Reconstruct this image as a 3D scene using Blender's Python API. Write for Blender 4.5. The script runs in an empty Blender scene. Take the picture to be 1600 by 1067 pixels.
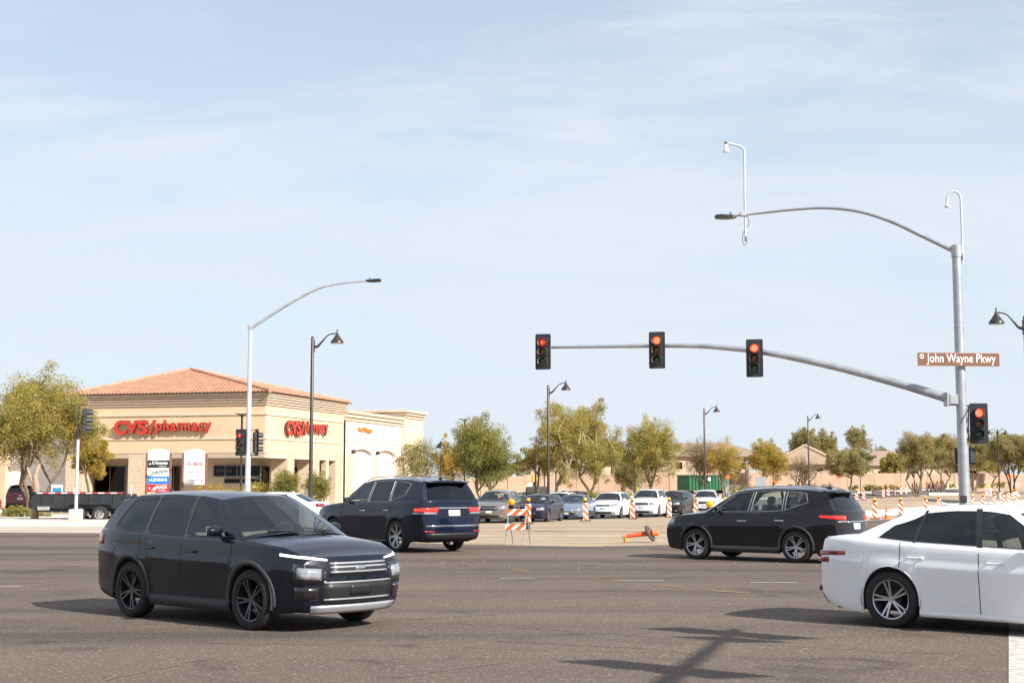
import bpy, bmesh, math, random
import numpy as np
from mathutils import Vector, Matrix, Euler
R = math.radians
random.seed(7)
SC = bpy.context.scene
COL = SC.collection

# ------------------------------------------------------------------ camera, sky, sun, exposure
CAM_H = 1.76
PITCH = math.atan((755.0 - 533.5) / 2222.0)
FPX = 2222.0
cam_d = bpy.data.cameras.new('camera')
cam = bpy.data.objects.new('camera', cam_d)
COL.objects.link(cam)
cam.location = (0, 0, CAM_H)
cam.rotation_euler = (R(90) + PITCH, 0, 0)
cam_d.lens = 50.0
cam_d.sensor_width = 36.0
cam_d.clip_start = 0.05
cam_d.clip_end = 6000
SC.camera = cam

SUN_AZ = R(49)      # to the right of "behind the camera"
SUN_EL = R(34)
S_DIR = Vector((math.sin(SUN_AZ) * math.cos(SUN_EL), -math.cos(SUN_AZ) * math.cos(SUN_EL), math.sin(SUN_EL)))
sun_d = bpy.data.lights.new('sun', 'SUN')
sun_d.energy = 5.0
sun_d.angle = R(0.5)
sun_d.color = (1.0, 0.94, 0.86)
sun = bpy.data.objects.new('sun', sun_d)
COL.objects.link(sun)
sun.rotation_euler = S_DIR.to_track_quat('Z', 'Y').to_euler()
sun.location = (20, -20, 30)

world = bpy.data.worlds.new('World')
SC.world = world
world.use_nodes = True
wn, wl = world.node_tree.nodes, world.node_tree.links
wn.clear()
w_out = wn.new('ShaderNodeOutputWorld')
w_bg = wn.new('ShaderNodeBackground')
w_bg.inputs['Strength'].default_value = 0.1
sky = wn.new('ShaderNodeTexSky')
sky.sky_type = 'NISHITA'
sky.sun_disc = False
sky.sun_elevation = SUN_EL
sky.sun_rotation = math.atan2(S_DIR.x, S_DIR.y)
sky.altitude = 350
sky.air_density = 1.0
sky.dust_density = 0.6
sky.ozone_density = 2.0
# high thin cloud: streaky noise over direction vectors projected to a cloud layer
tc = wn.new('ShaderNodeTexCoord')
sep = wn.new('ShaderNodeSeparateXYZ'); wl.new(tc.outputs['Generated'], sep.inputs[0])
def wmath(op, a, b=None, c=None):
    n = wn.new('ShaderNodeMath'); n.operation = op
    for i, v in enumerate((a, b, c)):
        if v is None: continue
        if isinstance(v, (int, float)): n.inputs[i].default_value = v
        else: wl.new(v, n.inputs[i])
    return n.outputs[0]
zz = wmath('ADD', wmath('MAXIMUM', sep.outputs['Z'], 0.0), 0.30)
cx = wmath('DIVIDE', sep.outputs['X'], zz)
cy = wmath('DIVIDE', sep.outputs['Y'], zz)
comb = wn.new('ShaderNodeCombineXYZ'); wl.new(cx, comb.inputs[0]); wl.new(cy, comb.inputs[1])
mp = wn.new('ShaderNodeMapping'); wl.new(comb.outputs[0], mp.inputs['Vector'])
mp.inputs['Rotation'].default_value = (0, 0, R(22)); mp.inputs['Scale'].default_value = (1.1, 1.9, 1)
mp.inputs['Location'].default_value = (4.1, 2.2, 0)
n1 = wn.new('ShaderNodeTexNoise'); wl.new(mp.outputs[0], n1.inputs['Vector'])
n1.inputs['Scale'].default_value = 0.75; n1.inputs['Detail'].default_value = 7; n1.inputs['Roughness'].default_value = 0.58
n1.inputs['Distortion'].default_value = 0.5
mp2 = wn.new('ShaderNodeMapping'); wl.new(comb.outputs[0], mp2.inputs['Vector'])
mp2.inputs['Rotation'].default_value = (0, 0, R(-20)); mp2.inputs['Scale'].default_value = (1.6, 4.6, 1)
n2 = wn.new('ShaderNodeTexNoise'); wl.new(mp2.outputs[0], n2.inputs['Vector'])
n2.inputs['Scale'].default_value = 0.9; n2.inputs['Detail'].default_value = 9; n2.inputs['Roughness'].default_value = 0.66
n2.inputs['Distortion'].default_value = 0.9
cl = wmath('ADD', wmath('MULTIPLY', n1.outputs[0], 0.52), wmath('MULTIPLY', n2.outputs[0], 0.48))
mr = wn.new('ShaderNodeMapRange'); wl.new(cl, mr.inputs[0])
mr.interpolation_type = 'SMOOTHSTEP'
mr.inputs['From Min'].default_value = 0.38; mr.inputs['From Max'].default_value = 0.58
mr.inputs['To Min'].default_value = 0.46; mr.inputs['To Max'].default_value = 0.95
# near the horizon everything fades into pale dust
hz = wn.new('ShaderNodeMapRange'); wl.new(sep.outputs['Z'], hz.inputs[0])
hz.inputs['From Min'].default_value = 0.0; hz.inputs['From Max'].default_value = 0.36
hz.inputs['To Min'].default_value = 0.97; hz.inputs['To Max'].default_value = 0.0
mixh = wn.new('ShaderNodeMix'); mixh.data_type = 'RGBA'
wl.new(hz.outputs[0], mixh.inputs['Factor']); wl.new(sky.outputs[0], mixh.inputs[6])
mixh.inputs[7].default_value = (4.15, 4.92, 5.45, 1)
mixc = wn.new('ShaderNodeMix'); mixc.data_type = 'RGBA'
wl.new(mr.outputs[0], mixc.inputs['Factor']); wl.new(mixh.outputs[2], mixc.inputs[6])
CLOUD = (4.75, 5.08, 5.65, 1)
mixc.inputs[7].default_value = CLOUD
wl.new(mixc.outputs[2], w_bg.inputs['Color'])
wl.new(w_bg.outputs[0], w_out.inputs['Surface'])

SC.view_settings.view_transform = 'Standard'
SC.view_settings.look = 'None'
SC.view_settings.exposure = 0.75
SC.view_settings.gamma = 1
SC.view_settings.use_curve_mapping = False

# ------------------------------------------------------------------ helpers: picture to place
CT, ST = math.cos(PITCH), math.sin(PITCH)
def at(px, py, Y):
    """world point seen at photo pixel (px,py) at distance Y"""
    a = (px - 800.0) / FPX; b = (533.5 - py) / FPX
    d = Vector((a, CT - b * ST, ST + b * CT))
    k = Y / d.y
    return Vector((d.x * k, Y, CAM_H + d.z * k))
def sm(t): 
    t = max(0.0, min(1.0, t)); return t * t * (3 - 2 * t)
YR = [-500, 45, 75, 105, 155, 185, 230, 6000]; ZR = [0, 0, -.24, -.5, .2, 1.15, 1.3, 1.3]
YL = [-500, 45, 90, 200, 260, 6000]; ZL = [0, 0, .0, .5, 1.3, 1.3]
def zg(x, y):
    r = x / max(y, 1.0)
    t = sm((r + .10) / .07)
    return float(np.interp(y, YL, ZL)) * (1 - t) + float(np.interp(y, YR, ZR)) * t
def gp(px, Y, dz=0.0):
    x = (px - 800.0) / FPX * (Y * CT - CAM_H * ST)
    for _ in range(3):
        z = zg(x, Y)
        x = (px - 800.0) / FPX * (Y * CT + (z - CAM_H) * ST)
    return Vector((x, Y, zg(x, Y) + dz))
def py_of(p):
    d = p.y * CT + (p.z - CAM_H) * ST; v = -p.y * ST + (p.z - CAM_H) * CT
    return 533.5 - FPX * v / d
def ground_at(px, py):
    lo, hi = 5.0, 400.0
    best = None; Y = 6.0
    while Y < 400:
        if py_of(gp(px, Y)) <= py: break
        Y *= 1.01
    return gp(px, Y)

# ------------------------------------------------------------------ materials
MATS = {}
def ramp_node(nt, fac, stops):
    n = nt.nodes.new('ShaderNodeValToRGB'); nt.links.new(fac, n.inputs[0])
    e = n.color_ramp.elements
    while len(e) > 1: e.remove(e[-1])
    e[0].position = stops[0][0]; e[0].color = (*stops[0][1], 1)
    for p, c in stops[1:]:
        q = e.new(p); q.color = (*c, 1)
    return n.outputs[0]
def mat(name, col, rough=.6, metal=0.0, var=0.12, scale=6.0, bump=0.0, bscale=60.0, coat=0.0, emit=None, es=0.0, spec=.5, col2=None, stretch=None, coord='Object'):
    if name in MATS: return MATS[name]
    m = bpy.data.materials.new(name); m.use_nodes = True
    nt = m.node_tree; b = nt.nodes['Principled BSDF']
    b.inputs['Roughness'].default_value = rough; b.inputs['Metallic'].default_value = metal
    b.inputs['Coat Weight'].default_value = coat; b.inputs['Coat Roughness'].default_value = .04
    b.inputs['Specular IOR Level'].default_value = spec
    t = nt.nodes.new('ShaderNodeTexCoord'); v = t.outputs[coord]
    if stretch:
        mpn = nt.nodes.new('ShaderNodeMapping'); mpn.inputs['Scale'].default_value = stretch
        nt.links.new(v, mpn.inputs[0]); v = mpn.outputs[0]
    if var > 0 or col2:
        n = nt.nodes.new('ShaderNodeTexNoise'); nt.links.new(v, n.inputs['Vector'])
        n.inputs['Scale'].default_value = scale; n.inputs['Detail'].default_value = 6; n.inputs['Roughness'].default_value = .62
        c2 = col2 or tuple(min(1, c * (1 + var)) for c in col)
        c1 = col if col2 else tuple(c * (1 - var) for c in col)
        o = ramp_node(nt, n.outputs[0], [(.32, c1), (.68, c2)])
        nt.links.new(o, b.inputs['Base Color'])
        mr_ = nt.nodes.new('ShaderNodeMapRange'); nt.links.new(n.outputs[0], mr_.inputs[0])
        mr_.inputs['To Min'].default_value = rough * .85; mr_.inputs['To Max'].default_value = min(1, rough * 1.15)
        nt.links.new(mr_.outputs[0], b.inputs['Roughness'])
    else:
        b.inputs['Base Color'].default_value = (*col, 1)
    if bump > 0:
        n = nt.nodes.new('ShaderNodeTexNoise'); nt.links.new(v, n.inputs['Vector'])
        n.inputs['Scale'].default_value = bscale; n.inputs['Detail'].default_value = 5
        bp = nt.nodes.new('ShaderNodeBump'); bp.inputs['Strength'].default_value = bump; bp.inputs['Distance'].default_value = .02
        nt.links.new(n.outputs[0], bp.inputs['Height']); nt.links.new(bp.outputs[0], b.inputs['Normal'])
    if emit:
        b.inputs['Emission Color'].default_value = (*emit, 1); b.inputs['Emission Strength'].default_value = es
    MATS[name] = m
    return m
def glass_mat(name, tint, alpha, rough=.02, refl=1.0):
    """car or shop glass: mirror-like coat over a tinted see-through pane"""
    if name in MATS: return MATS[name]
    m = bpy.data.materials.new(name); m.use_nodes = True
    nt = m.node_tree; nt.nodes.clear()
    o = nt.nodes.new('ShaderNodeOutputMaterial'); g = nt.nodes.new('ShaderNodeBsdfGlossy'); t = nt.nodes.new('ShaderNodeBsdfTransparent')
    g.inputs['Roughness'].default_value = rough; g.inputs['Color'].default_value = (.9, .95, 1, 1)
    t.inputs['Color'].default_value = (*tint, 1)
    f = nt.nodes.new('ShaderNodeFresnel'); f.inputs['IOR'].default_value = 1.5
    nz = nt.nodes.new('ShaderNodeTexNoise'); nz.inputs['Scale'].default_value = 1.5
    g.inputs['Color'].default_value = (.9 * refl, .95 * refl, 1 * refl, 1)
    mth = nt.nodes.new('ShaderNodeMath'); mth.operation = 'MULTIPLY_ADD'
    nt.links.new(nz.outputs[0], mth.inputs[0]); mth.inputs[1].default_value = .03; 
    nt.links.new(f.outputs[0], mth.inputs[2])
    mx = nt.nodes.new('ShaderNodeMixShader'); nt.links.new(mth.outputs[0], mx.inputs[0])
    nt.links.new(t.outputs[0], mx.inputs[1]); nt.links.new(g.outputs[0], mx.inputs[2])
    nt.links.new(mx.outputs[0], o.inputs[0])
    MATS[name] = m
    return m

# ------------------------------------------------------------------ mesh builder
class MB:
    def __init__(s): s.v = []; s.f = []; s.m = []
    def add(s, vs, fs, mi=0):
        o = len(s.v); s.v += [tuple(p) for p in vs]
        s.f += [tuple(i + o for i in f) for f in fs]; s.m += [mi] * len(fs)
        return s
    def box(s, cx, cy, cz, sx, sy, sz, mi=0, M=None):
        vs = [Vector((cx + dx * sx / 2, cy + dy * sy / 2, cz + dz * sz / 2)) for dz in (-1, 1) for dy in (-1, 1) for dx in (-1, 1)]
        if M: vs = [M @ p for p in vs]
        return s.add(vs, [(0, 2, 3, 1), (4, 5, 7, 6), (0, 1, 5, 4), (2, 6, 7, 3), (0, 4, 6, 2), (1, 3, 7, 5)], mi)
    def box2(s, x0, x1, y0, y1, z0, z1, mi=0, M=None):
        return s.box((x0 + x1) / 2, (y0 + y1) / 2, (z0 + z1) / 2, abs(x1 - x0), abs(y1 - y0), abs(z1 - z0), mi, M)
    def cbox(s, x0, x1, y0, y1, z0, z1, c=.01, mi=0, M=None):
        """box with chamfered edges"""
        vs = []; ids = {}
        X = (x0, x1); Y = (y0, y1); Z = (z0, z1)
        for i in (0, 1):
            for j in (0, 1):
                for k in (0, 1):
                    sx, sy, sz = (1 - 2 * i), (1 - 2 * j), (1 - 2 * k)
                    for ax, p in enumerate(((X[i], Y[j] + sy * c, Z[k] + sz * c), (X[i] + sx * c, Y[j], Z[k] + sz * c), (X[i] + sx * c, Y[j] + sy * c, Z[k]))):
                        ids[(i, j, k, ax)] = len(vs); vs.append(Vector(p))
        F = []
        for i in (0, 1):
            F.append([ids[(i, 0, 0, 0)], ids[(i, 1, 0, 0)], ids[(i, 1, 1, 0)], ids[(i, 0, 1, 0)]][::(1 if i else -1)])
            F.append([ids[(0, i, 0, 1)], ids[(1, i, 0, 1)], ids[(1, i, 1, 1)], ids[(0, i, 1, 1)]][::(-1 if i else 1)])
            F.append([ids[(0, 0, i, 2)], ids[(1, 0, i, 2)], ids[(1, 1, i, 2)], ids[(0, 1, i, 2)]][::(1 if i else -1)])
        for a in (0, 1):
            for b in (0, 1):
                F.append([ids[(0, a, b, 1)], ids[(1, a, b, 1)], ids[(1, a, b, 2)], ids[(0, a, b, 2)]])
                F.append([ids[(a, 0, b, 0)], ids[(a, 1, b, 0)], ids[(a, 1, b, 2)], ids[(a, 0, b, 2)]])
                F.append([ids[(a, b, 0, 0)], ids[(a, b, 1, 0)], ids[(a, b, 1, 1)], ids[(a, b, 0, 1)]])
                for k in (0, 1): F.append([ids[(a, b, k, 0)], ids[(a, b, k, 1)], ids[(a, b, k, 2)]])
        if M: vs = [M @ p for p in vs]
        return s.add(vs, F, mi)
    def tube(s, pts, r, n=10, mi=0, cap=True):
        pts = [Vector(p) for p in pts]
        rs = r if isinstance(r, (list, tuple)) else [r] * len(pts)
        vs = []; fs = []; up = None
        for i, p in enumerate(pts):
            t = (pts[min(i + 1, len(pts) - 1)] - pts[max(i - 1, 0)])
            if t.length < 1e-9: t = Vector((0, 0, 1))
            t.normalize()
            if up is None: up = Vector((0, 0, 1)) if abs(t.z) < .9 else Vector((1, 0, 0))
            a = t.cross(up)
            if a.length < 1e-6: a = t.orthogonal()
            a.normalize(); b = a.cross(t).normalized(); up = b
            for k in range(n):
                an = 2 * math.pi * k / n
                vs.append(p + (a * math.cos(an) + b * math.sin(an)) * rs[i])
        for i in range(len(pts) - 1):
            for k in range(n):
                k2 = (k + 1) % n
                fs.append((i * n + k, i * n + k2, (i + 1) * n + k2, (i + 1) * n + k))
        if cap:
            fs.append(tuple(range(n))[::-1]); fs.append(tuple((len(pts) - 1) * n + k for k in range(n)))
        return s.add(vs, fs, mi)
    def lathe(s, prof, n=24, mi=0, M=None, a0=0, a1=2 * math.pi, cap=False):
        """prof: (r,z) list revolved about z"""
        full = abs(a1 - a0 - 2 * math.pi) < 1e-6
        cols = n if full else n + 1
        vs = []; fs = []
        for r, z in prof:
            for k in range(cols):
                an = a0 + (a1 - a0) * k / n
                vs.append(Vector((r * math.cos(an), r * math.sin(an), z)))
        for i in range(len(prof) - 1):
            for k in range(n):
                k2 = (k + 1) % cols
                fs.append((i * cols + k, i * cols + k2, (i + 1) * cols + k2, (i + 1) * cols + k))
        if cap and full:
            fs.append(tuple(range(cols))[::-1]); fs.append(tuple((len(prof) - 1) * cols + k for k in range(cols)))
        if M: vs = [M @ p for p in vs]
        return s.add(vs, fs, mi)
    def prism(s, poly, d, mi=0, M=None):
        """poly: list of (x,z), extruded from y=0 to y=d"""
        n = len(poly)
        vs = [Vector((x, 0, z)) for x, z in poly] + [Vector((x, d, z)) for x, z in poly]
        fs = [tuple(range(n)), tuple(range(n, 2 * n))[::-1]] + [(i, i + n, (i + 1) % n + n, (i + 1) % n) for i in range(n)]
        if M: vs = [M @ p for p in vs]
        return s.add(vs, fs, mi)
    def grid(s, rows, mi=0, flip=False):
        """rows: list of equal-length lists of points"""
        m = len(rows[0]); vs = [p for r in rows for p in r]; fs = []
        for i in range(len(rows) - 1):
            for j in range(m - 1):
                f = (i * m + j, i * m + j + 1, (i + 1) * m + j + 1, (i + 1) * m + j)
                fs.append(f[::-1] if flip else f)
        return s.add(vs, fs, mi)
    def mesh(s, name, mats, smooth=None):
        me = bpy.data.meshes.new(name)
        me.from_pydata([tuple(v) for v in s.v], [], s.f)
        if not isinstance(mats, (list, tuple)): mats = [mats]
        for m in mats: me.materials.append(m)
        if len(mats) > 1: me.polygons.foreach_set('material_index', s.m)
        if smooth is not None:
            me.polygons.foreach_set('use_smooth', [True] * len(me.polygons))
            me.set_sharp_from_angle(angle=R(smooth))
        me.update()
        return me
    def build(s, name, mats, parent=None, smooth=None, loc=None, rot=None, fixn=False):
        me = s.mesh(name, mats, smooth)
        if fixn:
            bm = bmesh.new(); bm.from_mesh(me); bmesh.ops.remove_doubles(bm, verts=bm.verts, dist=1e-5)
            bmesh.ops.recalc_face_normals(bm, faces=bm.faces); bm.to_mesh(me); bm.free()
        return link(name, me, parent, loc, rot)
def link(name, me, parent=None, loc=None, rot=None):
    o = bpy.data.objects.new(name, me); COL.objects.link(o)
    if parent: o.parent = parent
    if loc is not None: o.location = loc
    if rot is not None: o.rotation_euler = rot
    return o
def tag(o, label=None, cat=None, group=None, kind=None):
    if label: o['label'] = label
    if cat: o['category'] = cat
    if group: o['group'] = group
    if kind: o['kind'] = kind
    return o
def thing(name, label, cat, loc=(0, 0, 0), rz=0.0, group=None):
    o = bpy.data.objects.new(name, None); COL.objects.link(o)
    o.empty_display_size = .2
    o.location = loc; o.rotation_euler = (0, 0, rz)
    return tag(o, label, cat, group)
KIDS = {}
def copy_tree(root, loc, rz, label, group=None, scale=None):
    def cp(o, parent):
        c = o.copy(); COL.objects.link(c)
        if parent: c.parent = parent
        for ch in kids_of(o): cp(ch, c)
        return c
    c = cp(root, None)
    c.location = loc; c.rotation_euler = (0, 0, rz); c['label'] = label
    if group: c['group'] = group
    if scale: c.scale = scale
    return c
def kids_of(o):
    return [x for x in COL.objects if x.parent == o]
def text_mesh(ch, size=1.0, extrude=.02, bold=0.0, bevel=0.0, shear=0.0, align='LEFT', sx=1.0):
    cu = bpy.data.curves.new('lettering', 'FONT'); cu.body = ch; cu.size = size; cu.extrude = extrude
    cu.offset = bold; cu.shear = shear; cu.align_x = align; cu.resolution_u = 3; cu.bevel_depth = bevel
    o = bpy.data.objects.new('lettering', cu); COL.objects.link(o)
    bpy.context.view_layer.update()
    me = bpy.data.meshes.new_from_object(o.evaluated_get(bpy.context.evaluated_depsgraph_get()))
    bpy.data.objects.remove(o); bpy.data.curves.remove(cu)
    if sx != 1.0:
        for v in me.vertices: v.co.x *= sx
    me.materials.clear()
    return me
def bounds(me):
    xs = [v.co.x for v in me.vertices]; ys = [v.co.y for v in me.vertices]
    return min(xs), max(xs), min(ys), max(ys)
def put_text(name, ch, material, parent, loc, height=None, width=None, extrude=.004, bold=0.0, shear=0.0, rot=(R(90), 0, 0)):
    """flat lettering standing on local xz, left-bottom at loc, fitted to width/height"""
    me = text_mesh(ch, 1.0, 0.5, bold, 0, shear)
    x0, x1, y0, y1 = bounds(me)
    ky = (height / (y1 - y0)) if height else 1; kx = (width / (x1 - x0)) if width else ky
    for v in me.vertices:
        v.co.x = (v.co.x - x0) * kx; v.co.y = (v.co.y - y0) * ky; v.co.z = v.co.z * 2 * extrude
    me.materials.append(material)
    return link(name, me, parent, loc, rot)

# ------------------------------------------------------------------ shared materials
M_galv = mat('galvanised_steel', (.38, .40, .43), .45, .45, .16, 2, bump=.05, bscale=25)
M_galv_w = mat('pale_painted_steel', (.52, .54, .57), .4, .2, .06, 3)
M_bronze = mat('dark_bronze_paint', (.045, .038, .034), .38, .3, .15, 4)
M_black = mat('black_plastic', (.012, .012, .014), .45, 0, .15, 8)
M_sigblk = mat('signal_black_paint', (.02, .02, .023), .5, 0, .2, 6)
M_rubber = mat('tyre_rubber', (.016, .016, .017), .8, 0, .2, 10)
M_chrome = mat('bright_chrome', (.75, .76, .78), .12, 1.0, .03, 5)
M_alloy = mat('alloy_wheel_silver', (.42, .43, .45), .28, .9, .06, 5)
M_dark = mat('dark_interior', (.02, .02, .022), .85, 0, .2, 5)
M_orange = mat('channelizer_orange', (.78, .135, .015), .5, 0, .10, 9)
M_white = mat('reflective_white', (.78, .78, .76), .45, 0, .05, 9)
M_amber = mat('amber_lens', (.85, .36, .01), .2, 0, .1, 30, coat=.6, emit=(1, .45, .02), es=.12)
M_stucco = mat('tan_stucco', (.67, .485, .31), .9, 0, .07, .6, bump=.35, bscale=30)
M_stucco_l = mat('cream_stucco', (.62, .50, .36), .9, 0, .05, 1.2, bump=.3, bscale=30)
M_stucco_w = mat('off_white_stucco', (.76, .72, .66), .9, 0, .04, 1.0, bump=.3, bscale=30)
M_cornice = mat('pinkish_cornice_stucco', (.54, .41, .31), .85, 0, .06, 1.5, bump=.2)
M_brownpost = mat('brown_sign_post', (.20, .085, .055), .6, 0, .12, 4)
M_dirt_leaf = None

ORD = ['first', 'second', 'third', 'fourth', 'fifth', 'sixth', 'seventh', 'eighth', 'ninth', 'tenth', 'eleventh', 'twelfth', 'thirteenth', 'fourteenth', 'fifteenth', 'sixteenth', 'seventeenth', 'eighteenth', 'nineteenth', 'twentieth', 'twenty-first', 'twenty-second']

M_house = mat('house_stucco', (.50, .38, .275), .9, 0, .07, .6)
M_house_roof = mat('faded_house_tile', (.27, .20, .16), .85, 0, .2, 1.2, col2=(.34, .26, .20))
# ================================================================== SETTING: ground, roads, kerbs
def ground_material(name, c_lo, c_hi, speck, big=.05, fine=28, rough=.92, tracks=False, spec=.25, grain=.22):
    m = bpy.data.materials.new(name); m.use_nodes = True
    nt = m.node_tree; b = nt.nodes['Principled BSDF']; L = nt.links
    t = nt.nodes.new('ShaderNodeTexCoord')
    def noise(sc, det=6, ro=.6, st=None, dist=0):
        n = nt.nodes.new('ShaderNodeTexNoise'); v = t.outputs['Object']
        if st:
            q = nt.nodes.new('ShaderNodeMapping'); q.inputs['Scale'].default_value = st; L.new(v, q.inputs[0]); v = q.outputs[0]
        L.new(v, n.inputs['Vector']); n.inputs['Scale'].default_value = sc; n.inputs['Detail'].default_value = det
        n.inputs['Roughness'].default_value = ro; n.inputs['Distortion'].default_value = dist
        return n.outputs[0]
    a = noise(big, 7, .65, (1, 2.2, 1), .6)
    base = ramp_node(nt, a, [(.3, c_lo), (.7, c_hi)])
    f = noise(fine, 3, .7)
    fr = ramp_node(nt, f, [(.28, tuple([1 - grain] * 3)), (.52, (1, 1, 1)), (.74, tuple([1 + grain * 1.6] * 3))])
    mul = nt.nodes.new('ShaderNodeMix'); mul.data_type = 'RGBA'; mul.blend_type = 'MULTIPLY'; mul.inputs[0].default_value = 1
    L.new(base, mul.inputs[6]); L.new(fr, mul.inputs[7]); cur = mul.outputs[2]
    # pale / dark single stones
    vo = nt.nodes.new('ShaderNodeTexVoronoi'); L.new(t.outputs['Object'], vo.inputs['Vector']); vo.inputs['Scale'].default_value = fine * 1.6
    sr = ramp_node(nt, vo.outputs['Color'], [(0, (0, 0, 0)), (.82, (0, 0, 0)), (.9, (1, 1, 1))])
    mx = nt.nodes.new('ShaderNodeMix'); mx.data_type = 'RGBA'; 
    k = nt.nodes.new('ShaderNodeMath'); k.operation = 'MULTIPLY'; L.new(sr, k.inputs[0]); k.inputs[1].default_value = .55
    L.new(k.outputs[0], mx.inputs[0]); L.new(cur, mx.inputs[6]); mx.inputs[7].default_value = (*speck, 1); cur = mx.outputs[2]
    if tracks:
        # long dark tyre-polished bands and oil drips along the travel direction
        w = noise(.9, 5, .55, (.045, .55, 1), .4)
        wr_ = ramp_node(nt, w, [(.34, (.66, .67, .69)), (.48, (1, 1, 1)), (.66, (1.2, 1.17, 1.13))])
        m2 = nt.nodes.new('ShaderNodeMix'); m2.data_type = 'RGBA'; m2.blend_type = 'MULTIPLY'; m2.inputs[0].default_value = 1
        L.new(cur, m2.inputs[6]); L.new(wr_, m2.inputs[7]); cur = m2.outputs[2]
        # dark stains
        s2 = noise(.55, 4, .6, None, 1.5)
        s2r = ramp_node(nt, s2, [(.28, (.62, .62, .63)), (.42, (1, 1, 1))])
        m3 = nt.nodes.new('ShaderNodeMix'); m3.data_type = 'RGBA'; m3.blend_type = 'MULTIPLY'; m3.inputs[0].default_value = 1
        L.new(cur, m3.inputs[6]); L.new(s2r, m3.inputs[7]); cur = m3.outputs[2]
    L.new(cur, b.inputs['Base Color'])
    b.inputs['Roughness'].default_value = rough; b.inputs['Specular IOR Level'].default_value = spec
    bp = nt.nodes.new('ShaderNodeBump'); bp.inputs['Strength'].default_value = .55; bp.inputs['Distance'].default_value = .01
    L.new(f, bp.inputs['Height']); L.new(bp.outputs[0], b.inputs['Normal'])
    return m
M_dirt = ground_material('desert_dirt', (.34, .235, .155), (.46, .34, .235), (.5, .4, .3), .07, 6, grain=.3)
M_asph = ground_material('aged_asphalt', (.094, .073, .060), (.130, .104, .086), (.34, .29, .24), .06, 26, tracks=True, grain=.46)
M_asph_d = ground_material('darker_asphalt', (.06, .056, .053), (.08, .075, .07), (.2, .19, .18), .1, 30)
M_mill = ground_material('dusty_milled_pavement', (.30, .225, .155), (.40, .31, .22), (.45, .38, .3), .12, 20, tracks=True, grain=.3)
M_conc = ground_material('pale_concrete', (.50, .46, .40), (.62, .58, .52), (.66, .62, .58), .2, 14)
M_conc_d = ground_material('worn_concrete_gutter', (.36, .31, .26), (.46, .41, .35), (.5, .46, .4), .2, 14)
M_road_far = ground_material('far_road_asphalt', (.13, .12, .115), (.17, .16, .15), (.2, .19, .18), .1, 8)

def terrain():
    ys = [-1500, -600, -250, -100] + list(np.linspace(-40, 40, 9)) + list(np.arange(45, 240, 5)) + [260, 320, 450, 700, 1200, 2500]
    xs_r = np.linspace(-1.2, 1.2, 81)
    rows = []
    for y in ys:
        w = max(abs(y), 60) if y < 60 else y
        rows.append([(r * w, y, zg(r * w, y) - .03) for r in xs_r])
    o = MB().grid(rows).build('ground', M_dirt, smooth=60)
    # object extends both ways: wide apron behind and to the sides
    return tag(o, 'dry tan desert dirt ground reaching the horizon', None, None, 'structure')
terrain()

def sheet(name, near, far, material, off, label=None, nx=40, ny=8, thick=0.0, kind='structure'):
    """strip between two polylines given as world points (x,y), draped on the terrain"""
    def samp(pl, t):
        n = len(pl) - 1; k = min(int(t * n), n - 1); f = t * n - k
        a, b = Vector(pl[k]), Vector(pl[k + 1]); return a.lerp(b, f)
    rows = []
    for j in range(ny + 1):
        row = []
        for i in range(nx + 1):
            a = samp(near, i / nx); b = samp(far, i / nx); p = a.lerp(b, j / ny)
            row.append((p.x, p.y, zg(p.x, p.y) + off))
        rows.append(row)
    m = MB().grid(rows)
    if thick > 0:
        for ed in (rows[0], rows[-1], [r[0] for r in rows], [r[-1] for r in rows]):
            m.grid([[(p[0], p[1], p[2] - thick) for p in ed], ed])
    o = m.build(name, material, smooth=35)
    return tag(o, label, None, None, kind)
def gpl(pts):
    """polyline of photo pixels on the ground -> world xy"""
    return [tuple(ground_at(px, py)[:2]) for px, py in pts]
far_pts = gpl([(-330, 830), (0, 830), (150, 832), (330, 838), (520, 848), (760, 850), (920, 853), (1060, 850), (1200, 846), (1290, 828), (1345, 813), (1480, 809), (1600, 807), (1900, 806), (2400, 806)])
far_pts[0] = (-60, far_pts[0][1]); far_pts[-1] = (75, far_pts[-1][1])
near_pts = [(x, -35.0) for x in np.linspace(-60, 75, len(far_pts))]
sheet('road_asphalt', near_pts, far_pts, M_asph, 0.0, 'broad worn grey brown asphalt of the intersection', 90, 30)
# tan milled pavement between the intersection and the queue of cars
a = gpl([(560, 847), (760, 851), (920, 854), (1060, 851), (1200, 847), (1290, 829), (1345, 814)])
b = gpl([(600, 824), (700, 819), (850, 812), (1000, 808), (1120, 803), (1240, 798), (1330, 795)])
sheet('milled_pavement', a, b, M_mill, .004, 'dusty tan milled pavement beside the queue lane', 40, 8)
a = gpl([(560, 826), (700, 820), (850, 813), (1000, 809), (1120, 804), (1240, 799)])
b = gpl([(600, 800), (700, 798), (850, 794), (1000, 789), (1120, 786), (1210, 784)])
sheet('queue_lane_asphalt', a, b, M_asph_d, .010, 'dark asphalt lane under the queue of waiting cars', 40, 8)
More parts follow.
